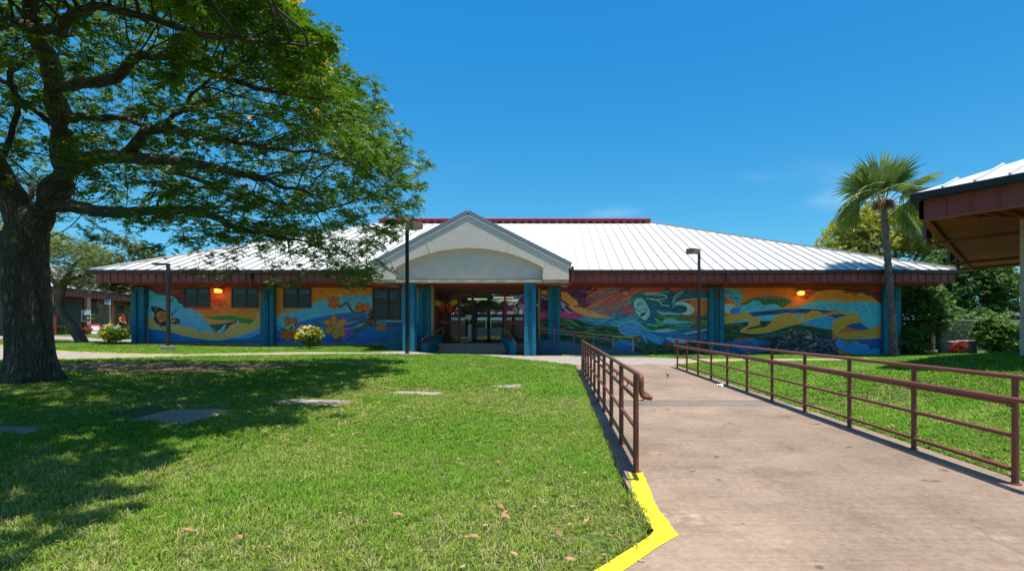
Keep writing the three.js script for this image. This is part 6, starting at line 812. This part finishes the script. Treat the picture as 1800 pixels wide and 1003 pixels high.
{ // big tree and greenery behind the right end of the building
  seed(66); const g = leafMat(0.25, 0.30, 0.025, 0.5), dk = leafMat(0.075, 0.15, 0.02);
  const bt = (name, label, cat, px, py, d, rx, ry, n, m, tn, geos, opts = {}) => { const c = U(px, py, d), gy = terrain(c.x, d), o = thing(name, label, cat, [c.x, gy, -d]), cc = V(0, c.y - gy, 0), R = V(rx * d / F, ry * d / F, rx * d / F * 0.7); limbsTo(o, V(0, -0.2, 0), V(0.1, Math.max(0.3, (cc.y - R.y) * 0.9), 0), Array.from({ length: 7 }, () => cc.clone().add(V(rr(-0.7, 0.7), rr(-0.4, 0.6), rr(-0.7, 0.7)).multiply(R))), opts.tr ?? 0.22, M.bark); bush(o, cc, R, n, geos, m, tn, { clumps: opts.clumps ?? 90, cr: opts.cr ?? 0.3, floor: 0.05, name: 'crown' }); };
  const big1 = [rosette(8, 0.3, 0.13, 0.25), rosette(8, 0.26, 0.11, 0.4)];
  bt('yellow_green_tree', 'large yellow green tree rising behind the palm trunk', 'tree', 1582, 440, 46, 128, 74, 9000, g, tone([0.7, 0.75, 0.8], [1.9, 1.5, 1.2]), big1, { clumps: 130, cr: 0.32 });
  bt('dark_tree', 'dark green tree behind the fence under the maroon eave corner', 'tree', 1690, 510, 40, 75, 70, 4200, dk, tone([0.7, 0.8, 0.8], [1.5, 1.5, 1.1]), big1, { clumps: 90, cr: 0.34 });
  bt('dark_tree', 'dark tree between the far house and the cream column', 'tree', 1795, 520, 52, 60, 40, 2400, dk, tone([0.7, 0.8, 0.8], [1.4, 1.4, 1.1]), big1, { clumps: 60 });
  bt('background_tree', 'green tree behind the plumeria shrub at the building end', 'tree', 1600, 560, 50, 70, 50, 2600, dk, tone([0.6, 0.8, 0.8], [1.4, 1.4, 1.1]), big1, { clumps: 60 });
  bt('plumeria_shrub', 'leafy plumeria shrub with pale blossoms beside the palm trunk', 'shrub', 1622, 550, 31.5, 44, 40, 1500, leafMat(0.07, 0.15, 0.02), tone([0.8, 0.9, 0.9], [1.8, 1.6, 1.2]), broad, { clumps: 46, cr: 0.4, tr: 0.09 });
  bt('hedge_bush', 'dark hedge behind the chain link fence and the bins', 'shrub', 1700, 578, 36, 62, 34, 2200, dk, tone([0.7, 0.9, 0.9], [1.6, 1.6, 1.2]), broad, { clumps: 60, cr: 0.42, tr: 0.06 });
  bt('leafy_bush', 'dark leafy bush against the fence beside the cream column', 'shrub', 1758, 594, 29.5, 34, 32, 1500, dk, tone([0.7, 0.9, 0.9], [2, 1.8, 1.2]), broad, { clumps: 40, cr: 0.4, tr: 0.06 });
  bt('leafy_bush', 'low dark undergrowth at the foot of the plumeria', 'shrub', 1600, 603, 30.5, 26, 24, 800, dk, tone([0.7, 0.9, 0.9], [1.6, 1.6, 1.2]), broad, { clumps: 30, cr: 0.42, tr: 0.05 });
  bt('red_leaved_plant', 'small red leaved plant at the foot of the concrete bins', 'plant', 1688, 617, 30.2, 9, 8, 60, leafMat(0.4, 0.07, 0.04), tone([0.8, 0.8, 0.8], [1.3, 1.2, 1.1]), [rosette(10, 0.34, 0.05, 0.8)], { clumps: 8, tr: 0.03 });
  { const o = thing('leaning_bare_tree', 'grey leaning bare trunk behind the eave end', 'tree', [0, 0, 0]), d = 33; mesh('trunk', limb(catmull([U(1637, 640, d), U(1640, 570, d), U(1646, 530, d), U(1656, 496, d), U(1660, 470, d)], 0.3), catmull([U(1637, 640, d), U(1640, 570, d), U(1646, 530, d), U(1656, 496, d), U(1660, 470, d)], 0.3).map((_, i, a) => lerp(0.2, 0.14, i / a.length)), 9), M.bark_light, o); }
  // far left
  bt('background_tree', 'pale green tree behind the roof of the beige building', 'tree', 30, 420, 70, 70, 34, 2200, g, tone([0.8, 0.8, 0.9], [1.5, 1.4, 1.3]), big1, { clumps: 60 });
  bt('background_tree', 'olive tree between the beige building and the white hip roof', 'tree', 210, 455, 66, 60, 36, 2200, leafMat(0.12, 0.16, 0.04), tone([0.8, 0.8, 0.9], [1.5, 1.4, 1.3]), big1, { clumps: 60 });
  // two trees behind the camera, mirrored in the doors
  for (const [x, z, s] of [[-14, 17, 1], [3, 20, 0.85]]) { const o = thing('lawn_tree', s === 1 ? 'larger round shade tree mirrored in the glass doors' : 'smaller round tree mirrored in the glass doors beside the larger one', 'tree', [x, 0, z], 0, 'trees mirrored in the glass doors'); limbsTo(o, V(0, -0.2, 0), V(0, 2.6, 0), Array.from({ length: 8 }, () => V(rr(-2.5, 2.5), rr(3.5, 6), rr(-2.5, 2.5))), 0.25 * s, M.bark); bush(o, V(0, 5, 0), V(3.6 * s, 1.9, 3.6 * s), 2200, big1, dk, tone([0.8, 0.9, 0.9], [1.6, 1.5, 1.2]), { clumps: 70, cr: 0.4 }); }
}
// ---------------------------------------------------------------- lawn grass: tufts of blades, kept off the paving
{
  seed(202); const tuft = (n, h, w, spread) => { const pos = []; for (let i = 0; i < n; i++) { const a = rr(0, 6.28), r = rr(0, spread), bx0 = Math.cos(a) * r, bz = Math.sin(a) * r, t = rr(0, 6.28), lean = rr(0.15, 0.95) * h, H = h * rr(0.5, 1.15), sx = Math.cos(t) * w / 2, sz = Math.sin(t) * w / 2, lx = -Math.sin(t) * lean, lz = Math.cos(t) * lean, p0 = [bx0 - sx, 0, bz - sz], p1 = [bx0 + sx, 0, bz + sz], m0 = [bx0 - sx * 0.8 + lx * 0.35, H * 0.62, bz - sz * 0.8 + lz * 0.35], m1 = [bx0 + sx * 0.8 + lx * 0.35, H * 0.62, bz + sz * 0.8 + lz * 0.35], tp = [bx0 + lx, H * rr(0.8, 1), bz + lz]; for (const q of [p0, p1, m1, p0, m1, m0, m0, m1, tp]) pos.push(...q); } const g = new THREE.BufferGeometry(); g.setAttribute('position', new THREE.Float32BufferAttribute(pos, 3)); g.setAttribute('uv', new THREE.Float32BufferAttribute(new Float32Array(pos.length / 3 * 2), 2)); g.computeVertexNormals(); return g; };
  const geos = [tuft(8, 0.055, 0.0055, 0.035), tuft(8, 0.045, 0.006, 0.045), tuft(7, 0.07, 0.006, 0.05), tuft(12, 0.055, 0.012, 0.09), tuft(12, 0.06, 0.016, 0.13)], mats = geos.map(() => []), cols = geos.map(() => []);
  const free = (x, d) => !PATHS.some((P) => inPoly(P, x, d)) && d < 30.2 + (x > wx(236) && x < wx(1580) ? 0 : 12) && !(x > OPL - 0.5 && x < wx(1130) && d > 28.1) && !(x > -8.2 && x < 1 && d > 27.6);
  const put = (x0, x1, d0, d1, per, ks) => { const n = Math.round((x1 - x0) * (d1 - d0) * per); for (let i = 0; i < n; i++) { const x = rr(x0, x1), d = rr(d0, d1); if (x < -1.25 * d - 2 || x > 1.02 * d + 2.5 || !free(x, d)) continue; if (inPoly(BARE, x, d) && rand() < 0.93) continue; const dryness = clamp(0.42 + 1.7 * fbm2(x * 0.45 + 3, d * 0.45) + 0.5 * fbm2(x * 2.5, d * 2.5) + 0.3 * (1 - sstep(4, 10, d)) - 0.45 * sstep(8, 20, d) - 0.3 * sstep(2, 5, x), 0, 1), thin = sstep(0.75, 1, dryness); if (rand() < thin * 0.35) continue; const k = ks[Math.floor(rand() * ks.length)]; mats[k].push(mat4(V(x, terrain(x, d) - 0.004, -d), rr(-0.15, 0.15), rr(0, 6.28), rr(-0.15, 0.15), rr(0.7, 1.25))); const s = rand() < dryness * 0.25, b = rr(0.8, 1.25), c = new THREE.Color(); if (s) c.setRGB(0.52 * b, 0.46 * b, 0.19 * b); else c.setRGB(lerp(0.175, 0.265, dryness) * b, lerp(0.35, 0.36, dryness) * b, lerp(0.008, 0.035, dryness) * b); cols[k].push(c); } };
  put(-8.5, 0.95, 3, 7, 620, [0, 1, 1, 2]); put(-13, 0.9, 7, 12, 420, [0, 1, 2, 3]); put(-20, 0.9, 12, 18, 170, [3, 4]); put(-26, 0.9, 18, 30.2, 75, [3, 4]); put(-42, -24, 18, 40, 18, [4]);
  put(4.6, 9, 4, 10, 420, [0, 1, 2, 3]); put(4.6, 16, 8, 16, 180, [3, 4]); put(4.6, 24, 16, 30.2, 70, [3, 4]); put(0.4, 0.7, 4.7, 14, 500, [2, 0]); put(4.66, 4.95, 5, 14, 400, [2, 0]);
  const o = new THREE.Group(); o.name = 'lawn_grass'; o.userData = { label: 'short green lawn grass with dry straw patches', category: 'grass', kind: 'stuff' }; scene.add(o);
  const gm = leafMat(1, 1, 1, 0.42); geos.forEach((g, i) => instanced('grass_blades', g, gm, mats[i], cols[i], o)); console.log('tufts', mats.flat().length);
  // fallen leaves
  const lf = [sprayGeo([[mat4(V(0, 0, 0), 0.2, 0, 0), 0.06, 0.028]]), sprayGeo([[mat4(V(0, 0.01, 0), -0.5, 0, 0.3), 0.085, 0.03], [mat4(V(0.02, 0.012, 0), 0.4, 0.6, 0.2), 0.05, 0.022]])], lm = [[], []], lc = [[], []];
  const drop = (x0, x1, d0, d1, n) => { for (let i = 0; i < n; i++) { const x = rr(x0, x1), d = rr(d0, d1), k = Math.floor(rand() * 2), on = PATHS.some((P) => inPoly(P, x, d)); if (on && rand() < 0.8) continue; lm[k].push(mat4(V(x, terrain(x, d) + (on ? 0.012 : 0.04), -d), rr(-0.3, 0.3), rr(0, 6.28), rr(-0.2, 0.2), rr(0.6, 1.3))); lc[k].push(tone([0.30, 0.15, 0.07], [0.55, 0.30, 0.16])()); } };
  drop(-7, 0.7, 3.2, 8, 110); drop(-14, 0.7, 8, 15, 70); drop(-15, -7, 15.5, 19.6, 500); drop(4.65, 5.1, 5, 9, 60); drop(-0.6, 0.9, 3.4, 4.8, 40); drop(-9, -3, 9.5, 14, 90);
  for (const P of SLABRIM) for (let i = 0; i < 110; i++) { const e = Math.floor(rand() * 4), t = rand(), a = P[e], b = P[(e + 1) % 4], x = lerp(a[0], b[0], t) + rr(-0.12, 0.12), d = lerp(a[1], b[1], t) + rr(-0.1, 0.12), k = Math.floor(rand() * 2); lm[k].push(mat4(V(x, terrain(x, d) + 0.035, -d), rr(-0.3, 0.3), rr(0, 6.28), rr(-0.2, 0.2), rr(0.4, 0.9))); lc[k].push(tone([0.34, 0.12, 0.05], [0.5, 0.24, 0.12])()); }
  const q = new THREE.Group(); q.name = 'leaf_litter'; q.userData = { label: 'dry brown fallen leaves scattered on the lawn', category: 'leaves', kind: 'stuff' }; scene.add(q); lf.forEach((g, i) => instanced('fallen_leaves', g, leafMat(1, 1, 1, 0.2), lm[i], lc[i], q));
}
renderer.render(scene, camera);
